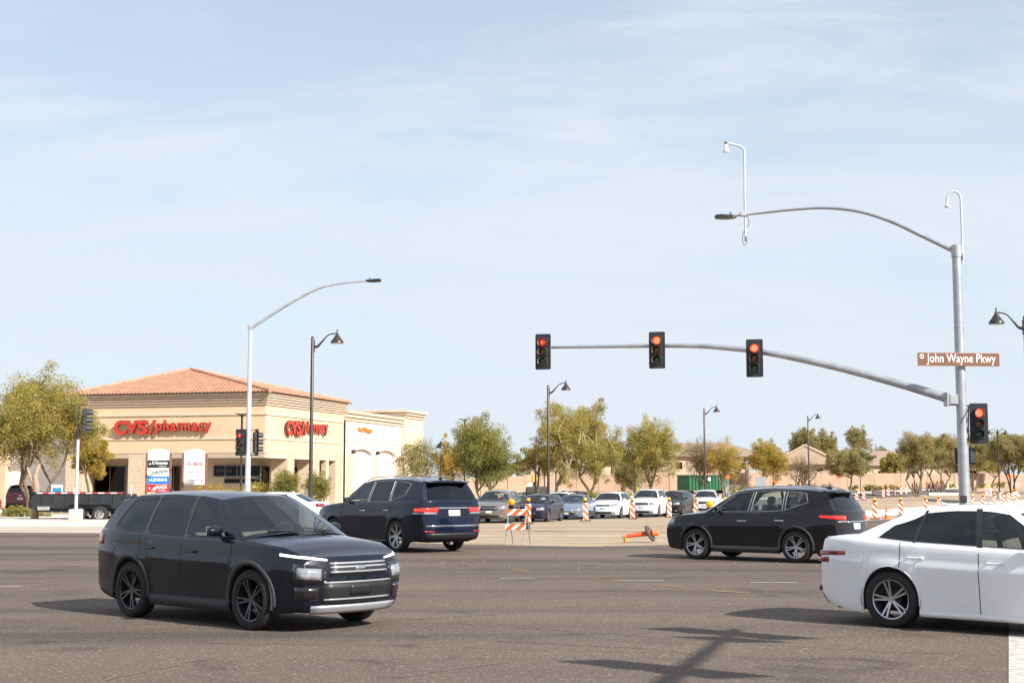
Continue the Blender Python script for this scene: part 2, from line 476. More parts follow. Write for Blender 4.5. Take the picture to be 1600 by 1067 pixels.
# left: gutter, kerb, median and the road behind it
a = [(-60, far_pts[0][1] - .8)] + gpl([(0, 832), (150, 833), (300, 835), (500, 838)])
b = [(-60, far_pts[0][1] + 2)] + gpl([(0, 823), (150, 823), (300, 824), (480, 828)])
sheet('concrete_gutter', a, b, M_conc_d, .006, 'worn concrete gutter along the far left kerb', 30, 3)
a2 = b
b2 = [(-60, b[0][1] + 7.0)] + gpl([(0, 808), (150, 808), (300, 809), (440, 812)])
b2[0] = (-60, b2[1][1])
sheet('concrete_median', a2, b2, M_conc, .14, 'pale concrete median with low kerb at far left', 30, 4, .16)
a3 = b2
b3 = [(-60, 84.0), (-40, 82), (-26, 80), (-18, 78), (-11, 72)]
sheet('side_road', a3, b3, M_road_far, .010, 'side road passing behind the left median', 30, 5)
# pharmacy lot
sheet('parking_lot', [(-70, 92), (-40, 90), (-26, 89), (-14, 90), (-8, 100)], [(-90, 100), (-50, 98), (-30, 97), (-12, 98), (-6, 112)], M_road_far, .012, 'asphalt parking lot in front of the pharmacy', 30, 4)
# right: kerb line, far roadway, second kerb
a = gpl([(1290, 812), (1345, 808), (1420, 801), (1500, 794), (1600, 789), (1750, 786)])
b = gpl([(1290, 806), (1345, 801), (1420, 795), (1500, 788), (1600, 783), (1750, 780)])
sheet('concrete_kerb', a, b, M_conc, .12, 'pale kerb strip edging the closed median at right', 30, 2, .14)
a = gpl([(1290, 806), (1345, 801), (1420, 795), (1500, 788), (1600, 783), (1750, 780)])
b = gpl([(1290, 788), (1345, 784), (1420, 777), (1500, 771), (1600, 765), (1750, 762)])
sheet('graded_median', a, b, M_mill, .008, 'tan graded median strip under the striped channelizers', 30, 6)
a = gpl([(1150, 790), (1250, 785), (1345, 779), (1420, 775), (1500, 768), (1600, 757), (1700, 754.5)])
b = gpl([(1150, 783), (1250, 777), (1345, 771), (1420, 768), (1500, 763), (1600, 754.5), (1700, 753)])
sheet('far_roadway', a, b, M_road_far, .014, 'far grey roadway curving away to the right', 40, 4)
a = gpl([(1040, 787), (1150, 783), (1250, 777), (1345, 771), (1420, 768), (1500, 763)])
b = gpl([(1040, 784), (1150, 780), (1250, 774.5), (1345, 768.6), (1420, 766), (1500, 761.6)])
sheet('far_sidewalk', a, b, M_conc, .10, 'pale sidewalk beyond the far roadway', 40, 2, .10)
a = gpl([(1495, 788), (1600, 773), (1700, 768)]); b = gpl([(1495, 780), (1600, 766), (1700, 762)])
o = MB()
p0, p1 = ground_at(1447, 786), ground_at(1500, 790)
sheet('asphalt_patch', gpl([(1450, 783.5), (1500, 786.5)]), gpl([(1450, 779.5), (1500, 782)]), M_asph_d, .03, 'dark strip of fresh asphalt beside the signal pole', 4, 2)
o = MB()
pa, pb = ground_at(1460, 775), ground_at(1489, 774)
o.cbox(-1.9, 1.9, -.3, .3, 0, .35, .04)
tag(o.build('concrete_slab', M_conc, loc=((pa + pb) / 2 + Vector((0, 0, 0))), rot=(0, 0, R(8))), 'long pale concrete block lying on the closed median', 'concrete block')

# painted markings and sealed cracks (4 mm above the asphalt)
M_paintw = mat('worn_white_road_paint', (.50, .47, .43), .8, 0, .2, 20, col2=(.30, .27, .24))
M_painty = mat('worn_yellow_road_paint', (.42, .29, .10), .8, 0, .2, 20, col2=(.22, .16, .09))
M_tar = mat('tar_crack_seal', (.060, .050, .042), .6, 0, .2, 5)
M_crackp = mat('pale_crack_edges', (.20, .16, .13), .9, 0, .2, 5, col2=(.13, .105, .085))
def stripe(name, x0, y0, x1, y1, w, material, label, wob=0.0, n=2, off=.006):
    p0, p1 = ground_at(x0, y0), ground_at(x1, y1)
    d = (p1 - p0); L = d.length; d.normalize(); nrm = Vector((-d.y, d.x, 0))
    rows = [[], []]
    for i in range(n + 1):
        p = p0.lerp(p1, i / n) + nrm * random.uniform(-wob, wob)
        ww = w * (1 if wob == 0 else random.uniform(.5, 1.3))
        for s in (0, 1):
            q = p + nrm * (ww / 2 if s else -ww / 2); rows[s].append((q.x, q.y, zg(q.x, q.y) + off))
    return tag(MB().grid(rows).build(name, material), label, None, None, 'structure')
for i, (x0, y0, x1, y1, lab) in enumerate([(0, 917, 34, 917.5, 'at the left edge'), (780, 904, 836, 904.5, 'below the barricade'), (968, 907, 1038, 908, 'below the fallen cone'), (1172, 910.5, 1246, 911.5, 'under the black crossover'), (1420, 905, 1500, 906, 'hidden behind the white sedan')]):
    stripe('lane_marking', x0, y0, x1, y1, .11, M_paintw, 'short worn white lane dash ' + lab)
for x0, y0, x1, y1, lab in [(1112, 924, 1172, 928, 'ahead of the white sedan'), (930, 905.5, 968, 908.5, 'left of the long white dash'), (1020, 914.5, 1060, 918, 'between two white dashes'), (800, 890, 826, 893, 'near the barricade')]:
    stripe('yellow_marking', x0, y0, x1, y1, .09, M_painty, 'faded yellow guide dash ' + lab, off=.007)
q0 = [ground_at(1576, y) for y in (973, 1000, 1030, 1067, 1110)]; q1 = [ground_at(1665, y) for y in (973, 1000, 1030, 1067, 1110)]
rows = [[(q.x, q.y, .006) for q in q0], [(q.x, q.y, .006) for q in q1]]
M_cross = mat('chipped_crosswalk_paint', (.62, .60, .55), .75, 0, .2, 9, col2=(.30, .27, .24))
tag(MB().grid(rows).build('crosswalk_marking', M_cross), 'chipped white crosswalk line at the lower right corner', None, None, 'structure')
random.seed(3)
CR = [(560, 975, 800, 960), (520, 1008, 1120, 1022), (0, 1005, 210, 1001), (800, 981, 1000, 996), (1000, 996, 1400, 1019), (1400, 1019, 1560, 1024), (780, 1003, 1010, 1016), (1010, 1016, 1400, 1046), (160, 1063, 320, 1030), (640, 900, 780, 893), (620, 1060, 800, 1035), (60, 935, 140, 930), (1180, 960, 1340, 975), (700, 930, 900, 925), (250, 1005, 520, 1008)]
for i, (x0, y0, x1, y1) in enumerate(CR):
    stripe('road_crack', x0, y0, x1, y1, .016 if i % 2 else .022, M_tar if i % 3 == 0 else M_crackp, 'thin crack line running across the asphalt', .05, max(8, int(abs(x1 - x0) / 12)), .006)
# loose gravel along the joint of asphalt and milled pavement
m = MB(); random.seed(9)
for i in range(170):
    px = random.uniform(560, 1320); py = random.gauss(882, 7) if random.random() < .5 else random.gauss(853, 5)
    if py < 846: py = 850
    q = ground_at(px, min(py, 1000)); r = random.uniform(.006, .018)
    m.add([(q.x - r, q.y, q.z + .0), (q.x + r, q.y, q.z), (q.x, q.y - r, q.z), (q.x, q.y + r, q.z), (q.x, q.y, q.z + r * 1.3)], [(0, 2, 4), (2, 1, 4), (1, 3, 4), (3, 0, 4)])
tag(m.build('loose_gravel', mat('gravel_stone', (.27, .22, .18), .9, 0, .3, 40)), 'loose pale gravel scattered on the asphalt', 'gravel', None, 'stuff')
# ================================================================== VEHICLES
def paint(name, col, metallic=.35, rough=.14):
    dk = sum(col) < .13
    return mat(name, col, .3 if dk else rough, .05 if dk else metallic, .04, 2.0, coat=.8 if dk else 1.0, bump=.0, spec=.08 if dk else .3)
P_navyblk = paint('dark_blue_black_paint', (.0045, .007, .015), .5)
P_navy = paint('navy_paint', (.0035, .007, .022), .4)
P_black = paint('black_paint', (.008, .008, .010), .3)
P_white = paint('white_paint', (.78, .79, .81), .0, .32)
P_taupe = paint('taupe_paint', (.24, .215, .18), .6)
P_indigo = paint('indigo_paint', (.010, .010, .035), .4)
P_ltblue = paint('pale_blue_paint', (.19, .27, .36), .6)
P_maroon = paint('maroon_paint', (.12, .008, .012), .4)
P_red = paint('red_paint', (.55, .015, .015), .1)
P_teal = paint('slate_blue_paint', (.06, .09, .13), .5)
G_clear = glass_mat('clear_car_glass', (.78, .86, .83), 1)
G_dark = glass_mat('privacy_glass', (.10, .12, .13), 1)
G_lens = mat('headlamp_lens', (.34, .35, .37), .10, .5, .3, 14, coat=1)
G_red = mat('tail_lamp_red', (.22, .006, .006), .15, 0, .4, 9, coat=1)
G_redlit = mat('lit_tail_lamp', (.7, .02, .01), .15, 0, .1, 20, coat=1, emit=(1, .02, .01), es=.45)
M_plate = mat('licence_plate', (.62, .64, .62), .4, 0, .12, 60)
M_satin = mat('satin_silver_trim', (.50, .51, .53), .3, .6, .05, 8)
M_seat = mat('seat_fabric', (.13, .11, .095), .9, 0, .2, 9)
M_clad = mat('grey_cladding_plastic', (.03, .03, .032), .65, 0, .15, 9)
M_blkgloss = mat('gloss_black_trim', (.008, .008, .009), .12, 0, .05, 8, coat=.8)
M_drl = mat('lit_running_lamp', (.9, .92, .95), .15, 0, .04, 8, coat=1, emit=(1, .98, .95), es=.9)

def orient_y(m, side):
    for i, f in enumerate(m.f):
        a, b, c = (Vector(m.v[j]) for j in f[:3])
        if (b - a).cross(c - a).y * side < 0: m.f[i] = f[::-1]
def orient_x(m, side):
    for i, f in enumerate(m.f):
        a, b, c = (Vector(m.v[j]) for j in f[:3])
        if (b - a).cross(c - a).x * side < 0: m.f[i] = f[::-1]
def lerp(a, b, t): return a + (b - a) * t
def ip(tbl, s): return float(np.interp(s, [a for a, b in tbl], [b for a, b in tbl]))

WHEEL_CACHE = {}
def wheel_meshes(wr, wd, spokes, rimmat, rimk):
    key = (round(wr, 3), round(wd, 3), spokes, rimmat.name, rimk)
    if key in WHEEL_CACHE: return WHEEL_CACHE[key]
    M = Matrix.Rotation(R(-90), 4, 'X')      # lathe z -> +y (outward side)
    rr = wr * rimk; h = wd / 2
    hub = MB().lathe([(.0, h * .55), (.06, h * .55), (.07, h * .35), (rr * .45, h * .30), (rr * .46, -h * .1), (0.0, -h * .1)], 16, M=M).mesh('wheel', M_dark, 40)
    ty = MB().lathe([(rr * .97, -h * .8), (rr * 1.02, -h), (wr * .90, -h * 1.02), (wr * .985, -h * .82), (wr, -h * .5), (wr, -h * .12), (wr * .985, -h * .1), (wr * .985, h * .1), (wr, h * .12), (wr, h * .5), (wr * .985, h * .82), (wr * .90, h * 1.02), (rr * 1.02, h), (rr * .97, h * .8)], 36, M=M).mesh('tyre', M_rubber, 50)
    m = MB()
    m.lathe([(rr, h * .95), (rr * 1.01, h * .88), (rr * .93, h * .80), (rr * .90, h * .2), (rr * .9, -h * .8), (rr * .97, -h * .9)], 36, M=M)
    m.lathe([(0, h * .72), (rr * .14, h * .72), (rr * .18, h * .60), (rr * .18, h * .4)], 16, M=M)
    for k in range(spokes):
        for dd in (-.5, .5):
            a = 2 * math.pi * k / spokes
            sp = 2 * math.pi / spokes * .16
            a1, a2 = a + dd * sp * 2.0, a + dd * sp * 1.4
            def pt(r, an, w, y):
                c, s_ = math.cos(an), math.sin(an)
                return [Vector((r * c - w * s_, y, r * s_ + w * c)), Vector((r * c + w * s_, y, r * s_ - w * c))]
            w0, w1 = rr * .055, rr * .045
            A = pt(rr * .14, a1, w0, h * .70) + pt(rr * .93, a2, w1, h * .86)
            B = pt(rr * .14, a1, w0, h * .35) + pt(rr * .93, a2, w1, h * .55)
            m.add(A + B, [(0, 1, 3, 2), (4, 6, 7, 5), (0, 2, 6, 4), (1, 5, 7, 3)])
    rim = m.mesh('rim', rimmat, 40)
    bm = bmesh.new(); bm.from_mesh(rim); bmesh.ops.recalc_face_normals(bm, faces=bm.faces); bm.to_mesh(rim); bm.free()
    WHEEL_CACHE[key] = (hub, ty, rim)
    return WHEEL_CACHE[key]

SUV = dict(L=4.65, W=1.86, wb=2.70, fo=.92, wr=.36, gc=.20, cf=.13, cr=.10, kf=.17, kr=.12, tf=1.0, tr=.9,
    belt=[(0, .88), (.12, .955), (.35, 1.0), (1.2, 1.07), (2.6, 1.08), (3.9, 1.13), (4.65, 1.14)], crown=[(0, .015), (.3, .05), (1.4, .09)],
    keys=[(1.16, 1.96), (1.36, 2.06), (2.36, 2.42), (2.44, 2.49), (3.28, 3.25), (3.38, 3.34), (4.16, 3.86), (4.60, 4.28)],
    wins=[(1, .06, .05, .90, .92, 'c'), (3, .05, .05, .92, .92, 'd'), (5, .05, .14, .92, .86, 'd')],
    roof=[(1.8, 1.585), (2.3, 1.65), (3.0, 1.675), (3.8, 1.655), (4.3, 1.60)], rw=.63, railz=.055, wtaper=.05,
    nose=[(.15, .14), (.30, .04), (.5, .0), (.72, .01), (.88, .06), (1.0, .16)], tail=[(.2, .12), (.4, .0), (.7, .01), (1.1, .05)],
    doors=[(1.32, 2.42), (2.42, 3.42)], tumble=.0)
SED = dict(L=4.88, W=1.84, wb=2.82, fo=.95, wr=.335, gc=.16, cf=.16, cr=.12, kf=.20, kr=.15, tf=1.1, tr=1.0,
    belt=[(0, .64), (.12, .70), (.4, .77), (1.3, .91), (2.4, .95), (3.7, 1.0), (4.4, 1.03), (4.80, 1.03), (4.88, .99)], crown=[(0, .015), (.3, .05), (1.4, .08), (4.0, .05), (4.88, .02)],
    keys=[(1.32, 2.22), (1.54, 2.34), (2.52, 2.62), (2.60, 2.70), (3.42, 3.34), (3.46, 3.38), (3.98, 3.52), (4.36, 3.66)],
    wins=[(1, .06, .05, .90, .93, 'c'), (3, .05, .05, .93, .90, 'd'), (5, .05, .10, .86, .5, 'd')],
    roof=[(2.0, 1.37), (2.5, 1.435), (3.0, 1.44), (3.5, 1.40), (3.8, 1.34)], rw=.60, railz=.05, wtaper=.06,
    nose=[(.12, .14), (.25, .03), (.45, .0), (.60, .03), (.72, .14)], tail=[(.2, .12), (.4, .0), (.8, .02), (1.04, .07)],
    doors=[(1.42, 2.56), (2.56, 3.62)], deck=True, tumble=.0)

def scaled(base, **kw):
    """base outline stretched to a new length / height"""
    d = dict(base); L = kw.get('L', base['L']); H = kw.pop('H', None)
    k = L / base['L']; hz = (H / max(z for _, z in base['roof'])) if H else 1
    for f in ('belt', 'roof'): d[f] = [(a * k, b * hz) for a, b in base[f]]
    d['crown'] = [(a * k, b) for a, b in base['crown']]
    d['keys'] = [(a * k, b * k) for a, b in base['keys']]
    d['doors'] = [(a * k, b * k) for a, b in base['doors']]
    for f in ('nose', 'tail'): d[f] = [(a * hz, b) for a, b in base[f]]
    d['fo'] = base['fo'] * k; d['wb'] = base['wb'] * k
    d.update(kw); return d

def make_car(name, label, cat, sp, material, loc, heading, group=None, front=(), rear=(), spokes=5, rim=None, rimk=.70, extras=(), wipers=False, rails=False, clad=False, dark=None, trim=None, name_side_only=False, tint='d', wheels_off=.0):
    root = thing(name, label, cat, loc, heading, group)
    L, W = sp['L'], sp['W']; cf, cr = sp['cf'], sp['cr']; wr = sp['wr']; gc = sp['gc']
    Ra = wr + .055
    axles = (sp['fo'], sp['fo'] + sp['wb'])
    belt = lambda s: ip(sp['belt'], s)
    crown = lambda s: ip(sp['crown'], s)
    def hw(s):
        a = max(0, 1 - s / sp['tf']); b = max(0, 1 - (L - s) / sp['tr'])
        return W / 2 * (1 - sp['kf'] * a ** 2.3 - sp['kr'] * b ** 2.3)
    def sill(s):
        b = gc
        if s < .6: b += .05 * (1 - s / .6)
        if s > L - .7: b += .09 * (1 - (L - s) / .7)
        return b
    def zlow(s):
        z = sill(s)
        for a in axles:
            d = abs(s - a)
            if d < Ra: z = max(z, wr + math.sqrt(max(Ra * Ra - d * d, 0)))
        return z
    def xs(s, z):
        x = L / 2 - cf - s * (L - cf - cr) / L
        if s < .7: x -= ip(sp['nose'], z) * (1 - s / .7) ** 2
        if s > L - .7: x += ip(sp['tail'], z) * (1 - (L - s) / .7) ** 2
        return x
    PT = [0, .06, .22, .42, .60, .70, .745, .80, .90, .965, 1]
    PY = [.925, .95, .962, .972, .992, 1.0, .978, .976, .974, .964, .932]
    def prof(s, z):
        sl = sill(s); t = (z - sl) / max(belt(s) - sl, .1)
        y = float(np.interp(t, PT, PY))
        for a in axles:                           # flared arches
            d = math.hypot(s - a, z - wr)
            if d < Ra + .12 and z > sl: y += .012 * (1 - abs(d - Ra - .02) / .12) if abs(d - Ra - .02) < .12 else 0
        return y
    def S(s, z, side=1): return Vector((xs(s, z), side * hw(s) * prof(s, z), z))
    w0, wL = hw(0), hw(L)
    def F(q, z):
        if abs(q) <= 1:
            return Vector((xs(0, z) + cf * (1 - abs(q) ** 2.3), q * w0 * prof(0, z), z))
        return S(abs(q) - 1, z, 1 if q > 0 else -1)
    def B(q, z):
        if abs(q) <= 1:
            return Vector((xs(L, z) - cr * (1 - abs(q) ** 2.3), q * wL * prof(L, z), z))
        return S(L - (abs(q) - 1), z, 1 if q > 0 else -1)
    # ---- perimeter columns
    ss = {0, .04, .10, .2, .34, .5, .7, L - .04, L - .1, L - .2, L - .34, L - .5, L - .7}
    for a in axles:
        for k in (-1.0005, -1, -.97, -.9, -.78, -.6, -.35, 0, .35, .6, .78, .9, .97, 1, 1.0005): ss.add(a + Ra * k)
        for k in (-1.35, 1.35): ss.add(a + Ra * k)
    for a, b in sp['doors']: ss.add(a); ss.add(b)
    s_ = axles[0] + Ra * 1.35
    while s_ < axles[1] - Ra * 1.4: s_ += .22; ss.add(s_)
    ss = sorted(x for x in ss if 0 <= x <= L)
    cl = []
    for x in ss:
        if not cl or x - cl[-1] > 1e-5: cl.append(x)
    ss = cl
    rows_t = [0, .05, .14, .28, .42, .56, .66, .705, .745, .80, .88, .94, .975, 1]
    cols = []
    qs = [-1, -.85, -.65, -.4, -.15, .15, .4, .65, .85, 1]
    for q in qs[1:-1]:
        s0 = 0; zt = belt(0) + crown(0) * (1 - abs(q) ** 2.5)
        cols.append((('F', q), [F(q, lerp(sill(0), zt, t)) for t in rows_t]))
    for s in ss:
        cols.append((('L', s), [S(s, lerp(zlow(s), belt(s), t)) for t in rows_t]))
    for q in qs[1:-1][::-1]:
        zt = belt(L) + (crown(L) if sp.get('deck') else 0) * (1 - abs(q) ** 2.5)
        cols.append((('B', q), [B(q, lerp(sill(L), zt, t)) for t in rows_t]))
    for s in ss[::-1]:
        cols.append((('R', s), [S(s, lerp(zlow(s), belt(s), t), -1) for t in rows_t]))
    n = len(cols); nr = len(rows_t)
    allv = [p for _, c in cols for p in c]
    groups = {}
    low_thr = 3 if clad else -1
    for i in range(n):
        j = (i + 1) % n
        (ka, sa), (kb, sb) = cols[i][0], cols[j][0]
        for r in range(nr - 1):
            face = (i * nr + r, j * nr + r, j * nr + r + 1, i * nr + r + 1)
            key = 'body'
            if ka == kb and ka in 'LR':
                mid = (sa + sb) / 2
                for k, (d0, d1) in enumerate(sp['doors']):
                    if d0 < mid < d1 and r >= 1: key = ('door', ka, k)
            groups.setdefault(key, []).append(face)
    def sub(faces, extra=None):
        ids = sorted({i for f in faces for i in f}); mp_ = {a: b for b, a in enumerate(ids)}
        m = MB(); m.add([allv[i] for i in ids], [tuple(mp_[i] for i in f) for f in faces]); return m
    mb = sub(groups['body'])
    # hood
    s_c = sp['keys'][0][0]
    def deckgrid(s_from, s_to, n_):
        rows = []
        for i in range(n_ + 1):
            s = s_from; row = []
            for q in qs:
                z = belt(s) + crown(s) * (1 - abs(q) ** 2.5)
                x = xs(s, belt(s))
                if s <= 1e-6: x = F(q, z).x
                if s >= L - 1e-6: x = B(q, z).x
                row.append(Vector((x, q * hw(s) * PY[-1], z)))
            rows.append(row)
        return rows
    hm = MB()
    rows = []
    sl_ = [0, .04, .10, .2, .34, .5, .7]; k = .9
    while k < s_c + .12: sl_.append(k); k += .2
    sl_.append(s_c + .16)
    for s in sl_: rows += deckgrid(s, s, 0)
    hm.grid(rows); hm.build('hood', material, root, 40, fixn=True)
    if sp.get('deck'):
        sD = sp['keys'][-1][0]; rows = []
        sl_ = [sD - .12]; k = sD + .05
        while k < L - .25: sl_.append(k); k += .15
        sl_ += [L - .2, L - .1, L - .04, L]
        for s in sl_: rows += deckgrid(s, s, 0)
        MB().grid(rows).build('trunk_lid', material, root, 40, fixn=True)
    # ---- greenhouse
    K = sp['keys']; railz = sp['railz']
    roofz = lambda s: ip(sp['roof'], s)
    r0, rN = K[0][1], K[-1][1]
    def rw(s):
        t = (s - r0) / (rN - r0)
        return sp['rw'] * (1 - sp['wtaper'] * (1 - t) ** 3 - sp['wtaper'] * 1.1 * max(0, t - .4) ** 2)
    def G(u, v, side):
        k = min(int(u), len(K) - 2); t = u - k
        sb_, sr_ = lerp(K[k][0], K[k + 1][0], t), lerp(K[k][1], K[k + 1][1], t)
        pb = Vector((xs(sb_, belt(sb_)), hw(sb_) * PY[-1], belt(sb_)))
        pr = Vector((xs(sr_, 1.0), rw(sr_), roofz(sr_) - railz))
        p = pb.lerp(pr, v)
        bul = math.sin(math.pi * v) * .022
        p.y += bul; p.y *= side
        return p
    NK = len(K) - 1
    wins = {w[0]: w for w in sp['wins']}
    vs_common = None
    glass_faces = {}
    frame = MB(); pillar = MB()
    for side in (1, -1):
        for k in range(NK):
            nn = 5 if k in wins else 2
            w = wins.get(k)
            rows = []
            for i in range(nn + 1):
                t = i / nn; u = k + t
                va, vb = (lerp(w[1], w[2], t), lerp(w[3], w[4], t)) if w else (.05, .93)
                vv = [0, va, lerp(va, vb, .33), lerp(va, vb, .66), vb, 1]
                rows.append([G(min(u, NK - 1e-6), v, side) for v in vv])
            if w:
                frame.grid([[r_[0], r_[1]] for r_ in rows], flip=(side < 0)); frame.grid([[r_[4], r_[5]] for r_ in rows], flip=(side < 0))
                g = MB(); g.grid([r_[1:5] for r_ in rows], flip=(side < 0)); orient_y(g, side)
                g.build('side_window', G_clear if w[5] == 'c' else (G_dark if tint == 'd' else G_clear), root, 40)
                # outline trim
                ring = [r_[1] for r_ in rows] + rows[-1][2:5] + [r_[4] for r_ in rows[::-1]][1:] + rows[0][2:4][::-1]
                ring = ring + [ring[0], ring[1]]
                MB().tube([p + Vector((0, side * .002, 0)) for p in ring], .0055, 5, cap=False).build('window_trim', trim or M_blkgloss, root, 60)
            else:
                if k in (2, 4): MB().grid(rows, flip=(side < 0)).build('pillar', M_blkgloss, root, 35, fixn=True)
                else: frame.grid(rows, flip=(side < 0))
    # windshield and rear glass
    def cross(u, fwd, vlist, ylist, bul_b, bul_t, zc):
        rows = []
        for v in vlist:
            p = G(u, v, 1); row = []
            for y in ylist:
                b = lerp(bul_b, bul_t, v) * (1 - y * y) * fwd
                zc_ = lerp(zc, railz, v) * (1 - abs(y) ** 2.5)
                row.append(Vector((p.x + b, p.y * y, p.z + zc_)))
            rows.append(row)
        return rows
    yl = [-1, -.94, -.7, -.4, 0, .4, .7, .94, 1]; vl = [0, .04, .3, .55, .8, .955, 1]
    for nm, u, fwd, bb, bt, zc in (('windshield', 0, 1, .20, .12, crown(K[0][0])), ('rear_window', NK - 1e-6, -1, sp.get('rbb', .10), .07, (crown(K[-1][0]) if sp.get('deck') else .0))):
        vv, yy = list(vl), list(yl)
        if nm == 'rear_window' and not sp.get('deck'): yy[1], yy[-2] = -.86, .86; vv[1] = .06; vv[-2] = .88
        rows = cross(u, fwd, vv, yy, bb, bt, zc)
        fr = MB(); gl = MB(); nc = len(yy)
        for i in range(len(vv) - 1):
            for j in range(nc - 1):
                f = [rows[i][j], rows[i][j + 1], rows[i + 1][j + 1], rows[i + 1][j]]
                edge = i in (0, len(vv) - 2) or j in (0, nc - 2)
                (fr if edge else gl).add(f if fwd < 0 else f[::-1], [(0, 1, 2, 3)])
        bm_name = fr
        frame.add(fr.v, fr.f)
        orient_x(gl, fwd); gl.build(nm, G_clear if nm == 'windshield' else (G_dark if tint == 'd' else G_clear), root, 40)
        if nm == 'rear_window':
            # close the small ledge between glass base and the tailgate below
            pass
    frame.build('window_frame', material, root, 35, fixn=True)
    # roof
    rows = []; ns = 12
    for i in range(ns + 1):
        s = lerp(r0, rN, i / ns); row = []
        for y in yl:
            b = 0
            if i < 4: b = .12 * (1 - y * y) * (1 - i / 4)
            if i > ns - 3: b = -.07 * (1 - y * y) * (1 - (ns - i) / 3)
            row.append(Vector((xs(s, 1.0) + b, rw(s) * y, roofz(s) - railz + railz * (1 - abs(y) ** 2.5))))
        rows.append(row)
    MB().grid(rows).build('roof', material, root, 40, fixn=True)
    if not sp.get('deck'):
        # ledge + roof spoiler
        rows = [[], []]
        for q in qs:
            pt_ = B(q, belt(L)); rows[0].append(pt_)
            pb_ = cross(NK - 1e-6, -1, [0], [q], sp.get('rbb', .10), .07, 0)[0][0]; rows[1].append(pb_)
        mb.grid(rows)
        spm = MB(); y_ = rw(rN) * .93; xr = xs(rN, 1.0)
        z_ = roofz(rN) - .005
        poly = [(xr + .12, z_ - .01), (xr - .20, z_ - .035), (xr - .22, z_ - .055), (xr - .02, z_ - .085)]
        spm.prism([(p[0], p[1]) for p in poly], y_ * 2, M=Matrix.Translation((0, -y_, 0)))
        spm.build('roof_spoiler', material, root, 30)
    # lower cowl / body
    mb.build('body', material, root, 40, fixn=True)
    # doors + handles + seams
    for key, faces in groups.items():
        if key == 'body': continue
        _, sd, k = key; side = 1 if sd == 'L' else -1
        d = sub(faces).build('door', material, root, 40, fixn=True)
        d0, d1 = sp['doors'][k]
        sh = d1 - .22; zh = lerp(sill(sh), belt(sh), .80)
        a, b = S(sh - .10, zh, side), S(sh + .10, zh, side)
        off = Vector((0, side * .028, 0)); o2 = Vector((0, side * -.01, 0))
        MB().tube([a + o2, a + off, b + off, b + o2], .013, 6).build('handle', trim if trim else material, d, 50)
    for side in (1, -1):
        for sx in sorted({x for d in sp['doors'] for x in d}):
            pts = []
            for i in range(13):
                z = lerp(zlow(sx) + .02, belt(sx), i / 12)
                p = S(sx, z, side); pts.append(p + Vector((0, side * .0015, 0)))
            MB().grid([[p + Vector((-.005, 0, 0)) for p in pts], [p + Vector((.005, 0, 0)) for p in pts]]).build('panel_seam', M_dark, root)
        pts = []
        for i in range(15):   # hood line
            s = lerp(.25, s_c, i / 14); p = Vector((xs(s, belt(s)), side * hw(s) * PY[-1] * .985, belt(s) + crown(s) * .05 + .002)); pts.append(p)
        MB().grid([[p + Vector((0, -.004, 0)) for p in pts], [p + Vector((0, .004, 0)) for p in pts]]).build('panel_seam', M_dark, root)
    # fuel, arches, cladding
    am = MB()
    for side in (1, -1):
        for a in axles:
            inner, outer = [], []
            nA = 22
            wdt = .055 if clad else .016
            for i in range(nA + 1):
                an = R(-8) + (math.pi + R(16)) * i / nA
                for lst, rad in ((inner, Ra - .002), (outer, Ra + wdt)):
                    s = a - math.cos(an) * rad; z = max(wr + math.sin(an) * rad, sill(s) + .0)
                    p = S(s, max(z, sill(s)), side); p.y += side * (.012 if clad else .003); lst.append(p)
            am.grid([inner, outer], flip=(side < 0))
            am.grid([[p - Vector((0, side * .03, 0)) for p in inner], inner], flip=(side < 0))
            am.grid([outer, [p - Vector((0, side * .016, 0)) for p in outer]], flip=(side < 0))
        # sill strip
        lo, hi = [], []
        for i in range(9):
            s = lerp(axles[0] + Ra, axles[1] - Ra, i / 8); h = .14 if clad else .06
            for lst, z in ((lo, sill(s) - .005), (hi, sill(s) + h)):
                p = S(s, max(z, sill(s)), side); p.z = z; p.y += side * .010; lst.append(p)
        am.grid([lo, hi], flip=(side > 0)); am.grid([[p - Vector((0, side * .05, 0)) for p in lo], lo])
        am.grid([hi, [p - Vector((0, side * .014, 0)) for p in hi]])
    am.build('arch_trim', M_clad if clad else material, root, 40, fixn=True)
    # wheel wells and underbody
    wm = MB()
    for side in (1, -1):
        for a in axles:
            xa = xs(a, .5); rows = []
            for yy in (hw(a) * .975, hw(a) - .30):
                rows.append([Vector((xa + (Ra - .004) * math.cos(t_), side * yy, wr + (Ra - .004) * math.sin(t_))) for t_ in np.linspace(-.25, math.pi + .25, 17)])
            wm.grid(rows)
            p = rows[1]; wm.add(p, [tuple(range(len(p)))])
    wm.box2(-L / 2 + .28, L / 2 - .32, -W / 2 + .34, W / 2 - .34, gc + .02, .62)
    x0_, x1_ = xs(axles[1] - Ra - .06, .5), xs(axles[0] + Ra + .06, .5)
    wm.box2(x0_, x1_, -W / 2 + .13, W / 2 - .13, gc + .015, .40)
    wm.box2(-L / 2 + .22, xs(axles[1] + Ra + .05, .5), -W / 2 + .26, W / 2 - .26, gc + .12, .55)
    wm.box2(xs(axles[0] - Ra - .04, .5), L / 2 - .30, -W / 2 + .3, W / 2 - .3, gc + .06, .55)
    wm.build('underbody', M_dark, root)
    # cabin interior
    im = MB()
    xA, xB = xs(K[0][0] + .1, .8), xs(K[-1][0] - .08, .8)
    hwid = W / 2 - .13
    im.box2(xB, xA, -hwid, hwid, .40, .62)
    zb = belt(s_c) - .01
    im.cbox(xA - .50, xA + .12, -hwid + .04, hwid - .04, zb - .28, zb + .015, .05)
    for side in (1, -1):
        im.box2(xB, xA - .1, side * (hwid - .0), side * (hwid + .03), .5, belt(2.4) - .03)
